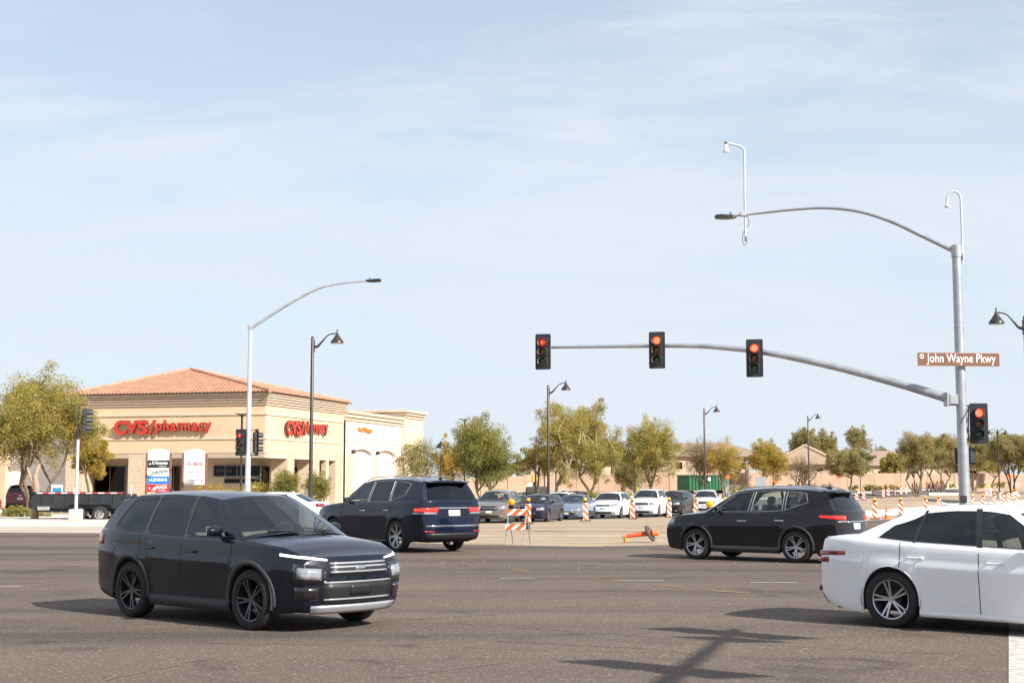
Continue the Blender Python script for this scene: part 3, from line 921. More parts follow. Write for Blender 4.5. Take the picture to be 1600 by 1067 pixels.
    im.build('dashboard', M_dark, root, 30)
    rz_ = roofz(2.8)
    def seat(sx, yc, wdt, hgt):
        m = MB(); x = xs(sx, .8)
        m.cbox(x - .05, x + .48, yc - wdt / 2, yc + wdt / 2, .52, .72, .05)
        Mx = Matrix.Translation((x, yc, .70)) @ Matrix.Rotation(R(-14), 4, 'Y')
        m.cbox(-.10, .05, -wdt / 2, wdt / 2, 0, hgt, .04, M=Mx)
        for yy in ([0] if wdt < .8 else [-wdt * .33, wdt * .33]):
            m.cbox(-.09, .02, yy - .13, yy + .13, hgt + .03, hgt + .20, .035, M=Mx)
            m.tube([Mx @ Vector((-.03, yy - .05, hgt - .02)), Mx @ Vector((-.03, yy - .05, hgt + .05))], .008, 5)
            m.tube([Mx @ Vector((-.03, yy + .05, hgt - .02)), Mx @ Vector((-.03, yy + .05, hgt + .05))], .008, 5)
        m.build('seat', M_seat, root, 30, fixn=True)
    hs = (rz_ - .70) * .60
    seat(2.52 * L / 4.7, .36, .50, hs); seat(2.52 * L / 4.7, -.36, .50, hs); seat(3.42 * L / 4.7, 0, 1.20, hs * .93)
    sw = MB(); xw = xs(2.0 * L / 4.7, .8)
    Mw = Matrix.Translation((xw, .36, zb + .02)) @ Matrix.Rotation(R(-62), 4, 'Y')
    sw.tube([Mw @ Vector((.19 * math.cos(a), .19 * math.sin(a), 0)) for a in np.linspace(0, 2 * math.pi, 17)], .015, 6, cap=False)
    sw.tube([Mw @ Vector((-.18, 0, 0)), Mw @ Vector((0, 0, -.02)), Mw @ Vector((.1, 0, -.03))], .02, 6)
    sw.tube([Mw @ Vector((0, -.18, 0)), Mw @ Vector((0, .18, 0))], .016, 6)
    sw.build('steering_wheel', M_black, root, 50)
    MB().cbox(xs(r0 + .22, 1), xs(r0 + .19, 1), -.12, .12, roofz(r0 + .2) - .15, roofz(r0 + .2) - .08, .01).build('interior_mirror', M_black, root)
    # mirrors
    for side in (1, -1):
        sM = s_c + .42; p = Vector((xs(sM, 1), side * (hw(sM) * PY[-1] + .10), belt(sM) + .10))
        m = MB(); prof_ = [(.0, -.10), (.055, -.09), (.085, -.03), (.08, .06), (.055, .095), (.0, .10)]
        Mm = Matrix.Translation(p) @ Matrix.Diagonal((.75, 1.0, .78, 1)) @ Matrix.Rotation(R(90), 4, 'X')
        m.lathe(prof_, 14, M=Mm)
        m.tube([p + Vector((0, -side * .07, -.04)), Vector((xs(sM, 1) + .02, side * (hw(sM) * PY[-1] - .01), belt(sM) + .01))], .025, 6)
        mo = m.build('side_mirror', trim if (trim and name_side_only) else material, root, 50, fixn=True)
        MB().cbox(p.x - .072, p.x - .060, p.y - .085, p.y + .085, p.z - .055, p.z + .055, .005).build('mirror_glass', M_chrome, mo)
    # wheels
    hub, ty, rm = wheel_meshes(wr, .225, spokes, rim or M_alloy, rimk)
    for a in axles:
        for side in (1, -1):
            y = side * (hw(a) * .985 - .115)
            wo = link('wheel', hub, root, (xs(a, .5), y, wr), (0, random.uniform(0, 1.2), 0) if side > 0 else (0, random.uniform(0, 1.2), math.pi))
            link('tyre', ty, wo); link('rim', rm, wo)
    # roof rails / antenna
    if rails:
        for side in (1, -1):
            pts = []
            for i in range(9):
                s = lerp(r0 + .15, rN - .12, i / 8); p = Vector((xs(s, 1), side * (rw(s) - .03), roofz(s) - railz * .55 + (.045 if 0 < i < 8 else .01))); pts.append(p)
            MB().tube(pts, .015, 6).build('roof_rail', rails, root, 50)
    sA = rN - .25; MB().prism([(xs(sA, 1) - .09, roofz(sA) - .004), (xs(sA, 1) - .05, roofz(sA) + .055), (xs(sA, 1) + .09, roofz(sA) - .004)], .03, M=Matrix.Translation((0, -.015, 0))).build('antenna', material, root)
    if wipers:
        wp = MB()
        for y0, y1 in ((.55, .0), (-.05, -.60)):
            p0 = cross(0, 1, [.02], [y0], .20, .12, crown(s_c))[0][0]; p1 = cross(0, 1, [.10], [y1], .20, .12, crown(s_c))[0][0]
            wp.tube([p0 + Vector((.02, 0, .012)), p1 + Vector((.02, 0, .012))], .009, 5)
        wp.build('wiper', M_black, root)
    # ---- patches on nose and tail
    def patch(nm, fn, q0, q1, zl, zh, material_, off=.006, nq=8, nz=3, parent=root, skirt=.012):
        rows = []
        for j in range(nz + 1):
            row = []
            for i in range(nq + 1):
                t = i / nq; q = lerp(q0, q1, t); z = lerp(lerp(zl[0], zl[1], t), lerp(zh[0], zh[1], t), j / nz)
                p = fn(q, z); e = 1e-3
                dq = fn(q + e, z) - fn(q - e, z); dz = fn(q, z + e) - fn(q, z - e)
                nrm = dq.cross(dz)
                if nrm.length < 1e-9: nrm = Vector((1, 0, 0))
                nrm.normalize()
                c = Vector((-0.2, 0, .6))
                if nrm.dot(p - Vector((p.x * .5, 0, .6))) < 0: nrm = -nrm
                row.append((p + nrm * off, p - nrm * skirt))
            rows.append(row)
        m = MB(); top = [[a for a, b in r_] for r_ in rows]; m.grid(top)
        for ed in (rows[0], rows[-1], [r_[0] for r_ in rows], [r_[-1] for r_ in rows]): m.grid([[b for a, b in ed], [a for a, b in ed]])
        return m.build(nm, material_, parent, 40, fixn=True)
    for side_fn, lst in ((F, front), (B, rear)):
        for it in lst:
            nm, q0, q1, zl, zh, mt = it[:6]; off = it[6] if len(it) > 6 else .006
            if q0 < 0: patch(nm, side_fn, q0, q1, zl, zh, mt, off)     # centred
            else:
                patch(nm, side_fn, q0, q1, zl, zh, mt, off); patch(nm, side_fn, -q0, -q1, zl, zh, mt, off)
    root['_S'] = 0; del root['_S']
    return root, S, patch, F, B

def car_at(pxf, Y, heading_deg): 
    return gp(pxf, Y), R(heading_deg)
def place_by_wheel(sp, wheel_xy, heading, which):
    """car centre so that the given tyre stands on wheel_xy; which=(axle 0/1, side +1 left/-1 right)"""
    L = sp['L']; s = sp['fo'] + (sp['wb'] if which[0] else 0)
    xl = L / 2 - sp['cf'] - s * (L - sp['cf'] - sp['cr']) / L; yl = which[1] * (sp['W'] / 2 - .11)
    c, s_ = math.cos(heading), math.sin(heading)
    x = wheel_xy[0] - (c * xl - s_ * yl); y = wheel_xy[1] - (s_ * xl + c * yl)
    return Vector((x, y, zg(x, y)))
def grille_bars(zs, q=.62, m=M_satin, off=.018):
    return [('grille_bar', -q, q, (z, z), (z + .018, z + .018), m, off) for z in zs]

# -------- 1. near dark blue crossover (heading right, towards the camera)
h1 = R(-42)
sp1 = scaled(SUV, L=4.62, H=1.675, wr=.365)
w = ground_at(396, 985)
make_car('crossover', 'dark blue black crossover in the left foreground driving towards the right', 'crossover', sp1, P_navyblk, place_by_wheel(sp1, (w.x, w.y + .05), h1, (0, -1)), h1,
    front=[('upper_grille', -.60, .60, (.66, .66), (.83, .83), M_black, .004), ('running_lamp', .62, 1.36, (.842, .900), (.860, .932), M_drl, .008), ('lamp_bezel', .66, 1.16, (.57, .59), (.79, .81), M_blkgloss, .006), ('headlamp', .74, 1.10, (.62, .64), (.75, .77), G_lens, .012),
           ('lower_grille', -.72, .72, (.34, .34), (.60, .60), M_black, .004), ('fog_lamp', .80, 1.15, (.38, .40), (.54, .54), M_blkgloss, .008),
           ('badge', -.09, .09, (.73, .73), (.775, .775), M_chrome, .022), ('skid_plate', -.90, .90, (.225, .225), (.32, .32), M_satin, .014),
           ('licence_plate', -.22, .22, (.43, .43), (.56, .56), M_black, .012)] + grille_bars([.70, .755, .80], .58) + grille_bars([.38, .58], .70, M_satin, .012),
    rear=[('tail_lamp', .62, 1.22, (.92, .94), (1.08, 1.08), G_red), ('licence_plate', -.18, .18, (.62, .62), (.76, .76), M_plate)],
    spokes=5, rim=mat('dark_alloy', (.10, .10, .11), .3, .8, .1, 5), rimk=.72, wipers=True, clad=True)

# -------- 2. navy full-size SUV heading away to the left
sp2 = scaled(SUV, L=5.30, H=1.93, wr=.41, W=2.03, gc=.24, rw=.70, kf=.14, kr=.09)
sp2['keys'] = [(1.45, 2.10), (1.62, 2.22), (2.70, 2.74), (2.78, 2.82), (3.75, 3.72), (3.82, 3.79), (4.35, 4.52), (5.24, 4.98)]
sp2['wins'] = [(1, .06, .05, .90, .92, 'c'), (3, .05, .05, .92, .92, 'd'), (5, .05, .30, .92, .86, 'd')]
h2 = R(180 - 50)
w = ground_at(622, 863)
make_car('large_suv', 'navy full size SUV with lit red tail lamps driving away to the left', 'SUV', sp2, P_navy, place_by_wheel(sp2, (w.x, w.y), h2, (1, 1)), h2,
    front=[('grille', -.6, .6, (.6, .6), (.95, .95), M_chrome), ('headlamp', .65, 1.2, (.8, .85), (.95, 1.0), G_lens)],
    rear=[('tail_lamp', .56, 1.36, (1.03, 1.05), (1.15, 1.12), G_redlit, .012), ('reversing_lamp', .60, .98, (1.0, 1.0), (1.025, 1.03), G_lens, .012), ('chrome_strip', -.56, .56, (1.115, 1.115), (1.15, 1.15), M_chrome, .016), ('tail_lamp_trim', .55, 1.40, (.975, .995), (.993, 1.012), M_chrome, .016),
          ('licence_plate', -.20, .20, (.93, .93), (1.08, 1.08), M_plate, .012), ('bumper_strip', -.95, .95, (.66, .66), (.70, .70), M_chrome, .016), ('lower_valance', -.95, .95, (.33, .33), (.50, .50), M_black, .006), ('reflector', .70, 1.0, (.52, .52), (.56, .56), G_red, .01)],
    spokes=7, rimk=.74, rails=M_satin, trim=M_satin)

# -------- 3. black crossover heading away to the left
sp3 = scaled(SUV, L=4.65, H=1.69, wr=.36)
sp3['keys'] = [(1.16, 1.94), (1.34, 2.04), (2.34, 2.42), (2.42, 2.49), (3.26, 3.25), (3.33, 3.32), (3.98, 3.78), (4.58, 4.28)]
sp3['wins'] = [(1, .06, .05, .90, .92, 'c'), (3, .05, .07, .92, .92, 'c'), (5, .08, .42, .92, .84, 'd')]
h3 = R(180 - 38)
w = ground_at(1090, 874)
make_car('crossover', 'black crossover with lit red tail lamps driving left beyond the white sedan', 'crossover', sp3, P_black, place_by_wheel(sp3, (w.x, w.y), h3, (0, 1)), h3,
    front=[('grille', -.5, .5, (.5, .5), (.85, .85), M_black), ('headlamp', .62, 1.25, (.74, .80), (.86, .92), G_lens)],
    rear=[('tail_lamp', .60, 1.42, (.95, 1.01), (1.05, 1.055), G_redlit, .014), ('reversing_lamp', .62, .95, (.905, .90), (.938, .94), G_lens, .014), ('chrome_strip', -.55, .55, (.90, .90), (.93, .93), M_chrome, .016),
          ('licence_plate', -.19, .19, (.74, .74), (.88, .88), M_plate, .012), ('bumper_strip', -.95, 1.25, (.60, .60), (.612, .612), M_chrome, .016), ('lower_valance', -.98, .98, (.30, .30), (.54, .54), M_clad, .008), ('reflector', .72, .98, (.44, .44), (.49, .49), G_red, .012)],
    spokes=5, rimk=.72, rails=M_satin, clad=True, trim=M_satin)

# -------- 4. white sedan leaving the frame at right
sp4 = scaled(SED, L=4.88, H=1.51, wr=.345)
h4 = R(-41.5)
w = ground_at(1397, 982)
make_car('sedan', 'white four door sedan cut off by the right edge in the foreground', 'sedan', sp4, P_white, place_by_wheel(sp4, (w.x, w.y), h4, (1, -1)), h4,
    front=[('grille', -.6, .6, (.3, .3), (.55, .55), M_black), ('headlamp', .6, 1.4, (.55, .62), (.66, .74), G_lens)],
    rear=[('tail_lamp', .50, 1.45, (.82, .87), (.90, .915), G_red, .012), ('tail_lamp', .62, 1.18, (.765, .77), (.812, .83), G_red, .010), ('licence_plate', -.18, .18, (.55, .55), (.68, .68), M_plate, .012), ('lower_valance', -.9, .9, (.24, .24), (.36, .36), M_black, .008), ('reflector', .75, 1.02, (.40, .40), (.46, .46), G_red, .01)],
    spokes=5, rimk=.71, rim=mat('machined_alloy', (.50, .50, .52), .25, .9, .05, 5))

# -------- queue of waiting cars (facing us)
GRP = 'cars waiting in the queue lane'
def qcar(name, label, cat, sp, material, px, D, hd, **kw):
    p = gp(px, D)
    return make_car(name, label, cat, sp, material, p, R(hd), GRP, **kw)
def simple_front(zg0, zg1, zl0, zl1, bar=M_satin, gm=M_black, lo=True, low=(.30, .42), q=.55):
    l = [('grille', -q, q, (zg0, zg0), (zg1, zg1), gm, .005), ('headlamp', q + .07, 1.22, (zl0, zl0 + .04), (zl1, zl1 + .05), G_lens, .01),
         ('grille_bar', -q, q, ((zg0 + zg1) / 2 - .012,) * 2, ((zg0 + zg1) / 2 + .012,) * 2, bar, .016), ('licence_plate', -.2, .2, (zg0 - .16,) * 2, (zg0 - .04,) * 2, M_plate, .012)]
    if lo: l += [('lower_grille', -.7, .7, (low[0],) * 2, (low[1],) * 2, M_black, .005), ('fog_lamp', .76, .95, (low[0] + .02,) * 2, (low[1] - .01,) * 2, G_lens, .008)]
    return l
simple_rear = [('tail_lamp', .62, 1.2, (.85, .87), (1.0, 1.0), G_red), ('licence_plate', -.18, .18, (.6, .6), (.73, .73), M_plate)]
qcar('suv', 'taupe SUV first in the queue, behind the navy SUV tail', 'SUV', scaled(SUV, L=4.73, H=1.67), P_taupe, 778, 73.5, -101, front=simple_front(.66, .86, .68, .84, M_chrome), rear=simple_rear, tint='c', clad=True)
qcar('hatchback', 'dark indigo hatchback right of the taupe SUV', 'hatchback', scaled(SUV, L=4.36, H=1.47, W=1.82, wr=.33, gc=.15), P_indigo, 843, 76.5, -108, front=simple_front(.34, .50, .60, .74, M_black, M_black, False), rear=simple_rear, tint='c')
qcar('sedan', 'pale blue older sedan waiting right of the dark indigo hatchback', 'sedan', scaled(SED, L=5.1, H=1.46, W=1.90), P_ltblue, 898, 84.5, -104, front=simple_front(.46, .62, .50, .62, M_chrome, M_chrome), rear=simple_rear, tint='c')
sp_e = scaled(SUV, L=4.37, H=1.62, W=1.92, rw=.64); 
qcar('compact_suv', 'white compact SUV with sloping roof behind a striped channelizer', 'SUV', sp_e, P_white, 955, 88.5, -107, front=simple_front(.74, .84, .74, .86, M_black, M_black), rear=simple_rear)
qcar('large_suv', 'boxy white SUV with roof rails, tallest in the queue', 'SUV', scaled(SUV, L=5.08, H=1.83, W=1.93, wr=.39), P_white, 1014, 94.5, -106, front=simple_front(.78, .95, .78, .95, M_chrome), rear=simple_rear, rails=M_satin)
qcar('suv', 'black SUV between the two tall white SUVs in the queue', 'SUV', scaled(SUV, L=4.85, H=1.74, W=1.92), P_black, 1055, 99.5, -111, front=simple_front(.72, .92, .74, .90), rear=simple_rear)
qcar('suv', 'white SUV with black grille, last in the queue', 'SUV', scaled(SUV, L=5.0, H=1.78, W=2.0, wr=.38), P_white, 1104, 107, -101, front=simple_front(.74, .94, .78, .94, M_satin, M_black), rear=simple_rear)
qcar('sedan', 'slate blue sedan half hidden behind the taupe SUV', 'sedan', scaled(SED), P_teal, 800, 88, -112, rear=simple_rear, front=simple_front(.42, .56, .52, .64), tint='c')
qcar('suv', 'white roofed car hidden behind the indigo hatchback', 'car', scaled(SUV, L=4.6, H=1.62), P_white, 876, 92, -104, front=simple_front(.66, .86, .68, .84), rear=simple_rear)
qcar('suv', 'dark navy SUV in the second row behind the pale blue sedan', 'SUV', scaled(SUV, L=4.7, H=1.72), P_indigo, 893, 104, -108, front=simple_front(.66, .86, .68, .84), rear=simple_rear)

# -------- vehicles at far left
make_car('sedan', 'white sedan whose roof shows between the two dark SUVs', 'sedan', scaled(SED), P_white, gp(420, 56), R(172), rear=simple_rear, front=simple_front(.42, .56, .52, .64))
make_car('suv', 'maroon SUV parked with its tail towards the street at far left', 'SUV', scaled(SUV, L=4.8, H=1.74, W=1.93), P_maroon, gp(36, 92), R(104),
    front=simple_front(.66, .86, .68, .84), rear=[('tail_lamp', .55, 1.25, (.92, .95), (1.10, 1.10), G_red, .012), ('licence_plate', -.2, .2, (.72, .72), (.88, .88), M_plate, .012), ('lower_valance', -.9, .9, (.3, .3), (.5, .5), M_clad, .008), ('badge', -.1, .1, (.97, .97), (1.02, 1.02), M_chrome, .012)])
make_car('hatchback', 'bright red car cut off by the left edge of the picture', 'car', scaled(SUV, L=4.4, H=1.55), P_red, gp(-82, 63), R(180), rear=[('tail_lamp', .6, 1.25, (.85, .87), (1.05, 1.05), G_red, .012), ('bumper_strip', -.95, .95, (.45, .45), (.6, .6), M_white, .012)], front=simple_front(.6, .8, .66, .8))

# -------- black dump trailer
def dump_trailer():
    t = thing('dump_trailer', 'black twin axle dump trailer with red and white reflector tape at far left', 'trailer', gp(128, 66), 0)
    M_tr = mat('trailer_black_steel', (.028, .032, .036), .45, .2, .25, 3)
    x0, x1 = -2.15, 2.25
    m = MB(); z0, z1 = .62, 1.28
    m.cbox(x0, x1, -.95, -.89, z0, z1, .012); m.cbox(x0, x1, .89, .95, z0, z1, .012); m.cbox(x1 - .05, x1, -.9, .9, z0, z1, .01)
    m.cbox(x0, x1, -.9, .9, z0, z0 + .05, .01)
    m.build('bed', M_tr, t)
    m = MB()
    for x in np.arange(x0 + .06, x1, .54): m.cbox(x - .03, x + .03, -.985, -.95, z0, z1 - .02, .008); 
    o = m.build('side_rib', M_tr, t)
    MB().cbox(x0 - .02, x1 + .02, -.995, -.90, z1, z1 + .10, .012).build('top_rail', M_tr, t)
    m = MB(); m.box2(x0, x0 + .06, -.93, .93, z0 + .02, z1 + .08); m.build('tailgate', M_tr, t)
    mr_, mw = MB(), MB(); k = 0; x = x0 + .35
    while x < x1 - .4:
        (mr_ if k % 2 else mw).box2(x, x + .28, -.999, -.9955, z1 + .02, z1 + .07); x += .28; k += 1
    mr_.build('reflector_tape', mat('red_reflector', (.6, .05, .05), .4), t); mw.build('reflector_tape', M_white, t)
    MB().cbox(x0 + .15, x1 + .8, -.45, -.35, .48, .60, .01).cbox(x0 + .15, x1 + .8, .35, .45, .48, .60, .01).build('chassis', M_tr, t)
    MB().tube([(x1 + .8, -.4, .52), (x1 + 1.7, 0, .50)], .05, 8).tube([(x1 + .8, .4, .52), (x1 + 1.7, 0, .50)], .05, 8).build('tow_hitch', M_tr, t)
    pf = [(-.25, .78), (-.12, .90), (.75, .90), (1.7, .90), (1.83, .78)]
    m = MB(); y0, y1 = -1.17, -.93
    m.grid([[Vector((x - .1, y0, z * 1.0 - .02)) for x, z in pf], [Vector((x - .1, y1, z - .02)) for x, z in pf]])
    m.grid([[Vector((x - .1, y0, z - .02)) for x, z in pf], [Vector((x - .1, y0, z - .08)) for x, z in pf]])
    m.build('fender', M_tr, t)
    hub, ty, rm = wheel_meshes(.375, .22, 8, mat('dull_steel_rim', (.36, .34, .32), .5, .5), .58)
    for xa in (.10, 1.18 - .05):
        for s in (1, -1):
            wo = link('wheel', hub, t, (xa, s * 1.05, .375), (0, 0, 0) if s > 0 else (0, .3, math.pi)); link('tyre', ty, wo); link('rim', rm, wo)
    m = MB(); m.cbox(-1.75, -1.2, -.99, -.93, .55, .72, .01); m.build('tool_box', M_satin, t)
dump_trailer()
# ================================================================== TRAFFIC SIGNALS, POLES, LAMPS, WORK ZONE
def lens_mat(name, core, edge, es):
    m = bpy.data.materials.new(name); m.use_nodes = True; nt = m.node_tree; b = nt.nodes['Principled BSDF']
    t = nt.nodes.new('ShaderNodeTexCoord'); ln = nt.nodes.new('ShaderNodeVectorMath'); ln.operation = 'LENGTH'
    nt.links.new(t.outputs['Object'], ln.inputs[0])
    col = ramp_node(nt, ln.outputs['Value'], [(0.0, core), (.075, core), (.15, edge)])
    b.inputs['Base Color'].default_value = (*[c * .3 for c in edge], 1); b.inputs['Roughness'].default_value = .2
    nt.links.new(col, b.inputs['Emission Color']); b.inputs['Emission Strength'].default_value = es
    return m
L_redlit = lens_mat('lit_red_signal', (1.0, .26, .12), (.8, .02, .01), 1.0)
L_reddim = mat('red_arrow_lens', (.35, .012, .01), .2, 0, .1, 30, coat=.6, emit=(.6, .01, .005), es=.35)
L_arrow = mat('lit_red_arrow', (1, .1, .05), .3, emit=(1, .13, .07), es=1.3)
L_amber = mat('unlit_amber_signal', (.14, .055, .012), .25, 0, .15, 30, coat=.5)
L_green = mat('unlit_green_signal', (.006, .07, .045), .25, 0, .15, 30, coat=.5)
M_visin = mat('pale_visor_lining', (.34, .30, .26), .7, 0, .15, 9)  # grey-tan inner face, paler than the black outside of the visor

def rounded_rect(w, h, r, n=4):
    pts = []
    for cx_, cz_, a in ((w / 2 - r, h / 2 - r, 0), (-w / 2 + r, h / 2 - r, 90), (-w / 2 + r, -h / 2 + r, 180), (w / 2 - r, -h / 2 + r, 270)):
        for k in range(n + 1): pts.append((cx_ + r * math.cos(R(a + 90 * k / n)), cz_ + r * math.sin(R(a + 90 * k / n))))
    return pts
def traffic_light(label, loc, phi, lit='ball', backplate=True, group='traffic lights at the intersection'):
    t = thing('traffic_light', label, 'traffic light', loc, phi, group)
    MY = Matrix.Rotation(R(90), 4, 'X')     # lathe +z -> -y
    h = MB()
    for k in range(3):
        z = .345 * (1 - k)
        h.cbox(-.17, .17, -.02, .17, z - .166, z + .166, .02)
    h.cbox(-.05, .05, .17, .20, -.2, .2, .01)
    h.build('housing', M_sigblk, t, 30)
    if backplate:
        m = MB(); m.prism(rounded_rect(.58, 1.32, .05), .012, M=Matrix.Translation((0, .0, 0))); m.build('backplate', M_sigblk, t)
    for k in range(3):
        z = .345 * (1 - k)
        lm = (L_redlit if lit == 'ball' else L_reddim) if k == 0 else (L_amber if k == 1 else L_green)
        if not lit: lm = (mat('unlit_red_signal', (.12, .008, .008), .25, 0, .1, 30), L_amber, L_green)[k]
        lens = MB().lathe([(0, .035), (.05, .032), (.10, .022), (.146, .0)], 20, M=MY).build('lens', lm, t, 60, loc=(0, -.024, z))
        if k == 0 and lit == 'arrow':
            a = MB()
            for p0, p1 in (((-.085, 0), (.09, 0)), ((-.09, -.008), (.01, .09)), ((-.09, .008), (.01, -.09))):
                a.tube([(p0[0], -.04, p0[1]), (p1[0], -.04, p1[1])], .014, 6)
            a.build('arrow', L_arrow, lens)
        V = Matrix.Translation((0, -.02, z)) @ Matrix.Rotation(R(4), 4, 'X') @ MY
        v = MB().lathe([(.162, -.01), (.160, .26)], 18, M=V, a0=R(-38), a1=R(218)).lathe([(.156, .0), (.155, .26)], 18, M=V, a0=R(-38), a1=R(218), mi=1).lathe([(.160, .26), (.155, .26)], 18, M=V, a0=R(-38), a1=R(218))
        v.build('visor', [M_sigblk, M_visin], t, 50)
    return t

def spline(pts, n=24):
    """Catmull-Rom through points"""
    P = [Vector(p) for p in pts]; P = [P[0] * 2 - P[1]] + P + [P[-1] * 2 - P[-2]]; out = []
    for i in range(1, len(P) - 2):
        m = max(2, n // (len(pts) - 1))
        for k in range(m):
            t = k / m; a, b, c, d = P[i - 1:i + 3]
            out.append(.5 * ((2 * b) + (c - a) * t + (2 * a - 5 * b + 4 * c - d) * t * t + (3 * b - a - 3 * c + d) * t ** 3))
    out.append(P[-2]); return out

def cobra_head(parent, tip, dirv, name='luminaire'):
    """flat LED street light head continuing along dirv from tip"""
    d = Vector((dirv[0], dirv[1], 0)).normalized(); M = Matrix.Translation(tip) @ Vector((1, 0, 0)).rotation_difference(d).to_matrix().to_4x4()
    m = MB()
    prof = [(0, -.04, .05), (.12, -.06, .06), (.3, -.06, .075), (.5, -.05, .10), (.68, -.03, .10), (.76, -.03, .06)]
    rows = []
    for x, zb, zt in prof:
        w = .06 + .13 * math.sin(min(1, x / .5) * math.pi / 2) - (.07 if x > .7 else 0)
        rows.append([M @ Vector((x, -w, zb)), M @ Vector((x, -w * .8, zt)), M @ Vector((x, w * .8, zt)), M @ Vector((x, w, zb)), M @ Vector((x, -w, zb))])
    m.grid(rows); m.add(rows[0][:4], [(0, 1, 2, 3)]); m.add(rows[-1][:4], [(0, 1, 2, 3)])
    o = m.build(name, M_bronze, parent, 30, fixn=True)
    MB().lathe([(0, .1), (.04, .1), (.045, 0)], 10, M=M @ Matrix.Translation((.2, 0, .07))).build('photocell', mat('blue_photocell', (.05, .20, .35), .4), o)
    return o

# ---------------- main mast at right
YM = 46.5
def armY(px): return YM + (1500 - px) / 650 * 6.2
mast = thing('signal_mast', 'tall galvanised mast pole at right carrying the long signal arm and lamp arm', 'signal pole', (0, 0, 0))
base = gp(1508, YM); top = at(1494, 385, YM)
base.x = top.x + .02
MB().tube([base, base.lerp(top, .5), top], [.185, .165, .145], 24).build('pole', M_galv, mast, 50)
MB().tube([top + Vector((0, 0, -.36)), top + Vector((0, 0, .02)), top + Vector((0, 0, .07))], [.17, .17, .08], 24).build('pole_cap', M_galv, mast, 50)
MB().cbox(base.x - .19, base.x + .01, base.y - .215, base.y - .13, .9 + .25, 1.62 - .25, .015).build('handhole_cover', M_sigblk, mast)
MB().tube([base, base + Vector((0, 0, .06))], .33, 8).build('base_plate', M_galv, mast)
arm_px = [(1490, 625), (1400, 598), (1300, 572), (1200, 551), (1130, 543), (1070, 540), (960, 541), (862, 542.5)]
ap = spline([at(x, y, armY(x)) for x, y in arm_px], 56)
MB().tube(ap, [lerp(.155, .058, i / (len(ap) - 1)) for i in range(len(ap))], 18).build('mast_arm', M_galv, mast, 50)
br = at(1488, 624, YM); m = MB()
m.cbox(br.x - .17, br.x + .16, br.y - .17, br.y + .17, br.z - .20, br.z + .17, .05); m.build('arm_bracket', M_galv, mast, 30)
MB().prism([(br.x - .23, br.z - .20), (br.x - .172, br.z - .22), (br.x - .172, br.z + .21), (br.x - .23, br.z + .23)], .42, M=Matrix.Translation((0, br.y - .21, 0))).build('flange', M_galv, mast)
lum_px = [(1488, 391), (1440, 368), (1390, 345), (1340, 330), (1290, 325), (1240, 327.5), (1190, 333), (1148, 337.5)]
lp_ = spline([at(x, y, armY(x)) for x, y in lum_px], 56)
MB().tube(lp_, [lerp(.085, .035, i / (len(lp_) - 1)) for i in range(len(lp_))], 14).build('lamp_arm', M_galv, mast, 50)
cobra_head(mast, lp_[-1] + Vector((.05, 0, -.02)), lp_[-1] - lp_[-3])
for zb in (1.2, 3.1, 6.9, 8.9):
    t_b = (zb - base.z) / (top.z - base.z); q_ = base.lerp(top, t_b); r_ = lerp(.185, .145, t_b) + .004
    MB().tube([q_, q_ + Vector((0, 0, .025))], r_, 24).build('steel_band', M_galv_w, mast, 50)
# cable loop on the pole
c0 = at(1504, 650, YM) + Vector((0, -.17, 0)); 
MB().tube(spline([at(1513, 634, YM - .1), at(1510, 646, YM - .2), at(1504, 655, YM - .22), at(1501, 662, YM - .2)], 12), .012, 5).build('cable', M_sigblk, mast)
def arm_light(px, py, lit, label):
    Y = armY(px) - .36
    return traffic_light(label, at(px, py, Y), R(-13), lit)
arm_light(848.5, 549.5, 'arrow', 'traffic light with lit red left arrow at the far tip of the mast arm')
arm_light(1026.5, 547, 'ball', 'traffic light with lit red ball in the middle of the mast arm')
arm_light(1179, 559.5, 'ball', 'traffic light with lit red ball where the mast arm bends down')
traffic_light('traffic light with lit red ball mounted beside the tall mast pole', at(1529.5, 661.5, YM - .1), R(-8), 'ball')
MB().tube([at(1513, 634, YM), at(1513, 689, YM)], .022, 8).tube([at(1504, 634, YM), at(1524, 634, YM)], .022, 8).tube([at(1504, 688, YM), at(1524, 688, YM)], .022, 8).build('side_bracket', M_sigblk, mast)
# pedestrian signals behind the pole
for px, lab, rz in ((1500, 'black pedestrian signal box showing left of the mast pole', 60), (1514, 'black pedestrian signal box showing right of the mast pole', -70)):
    t = thing('pedestrian_signal', lab, 'pedestrian signal', at(px, 712, YM + .32), R(rz), 'pedestrian signals on the mast pole')
    MB().cbox(-.22, .22, -.13, .13, -.26, .26, .03).build('housing', M_sigblk, t, 30)
    m = MB()
    m.add([(-.2, .13, .24), (.2, .13, .24), (.2, .30, .22), (-.2, .30, .22)], [(0, 1, 2, 3)]); m.build('visor', M_sigblk, t)
# street name sign
M_brown = mat('brown_sign_sheet', (.165, .070, .038), .45, 0, .05, 3)
pc = at(1498, 561.5, YM - .30)
sg = thing('street_name_sign', 'brown street name sign with white lettering on the tall mast pole', 'street sign', pc, R(6))
W_, H_ = 2.78, .44
MB().prism(rounded_rect(W_, H_, .03), .02).build('panel', mat('pale_sign_border', (.50, .36, .28), .45, 0, .05, 3), sg)
MB().prism(rounded_rect(W_ - .02, H_ - .02, .028), .006, M=Matrix.Translation((0, -.007, 0))).build('sign_face', M_brown, sg)
put_text('lettering', 'John Wayne Pkwy', M_white, sg, (-W_ / 2 + .30, -.0085, -.19), height=.37, width=2.34, extrude=.002, bold=.006)
m = MB(); m.prism([(.075 * math.cos(a), .075 * math.sin(a)) for a in np.linspace(0, 6.28, 17)[:-1]], .003, M=Matrix.Translation((-W_ / 2 + .14, -.0105, .09))); m.build('emblem', M_white, sg)
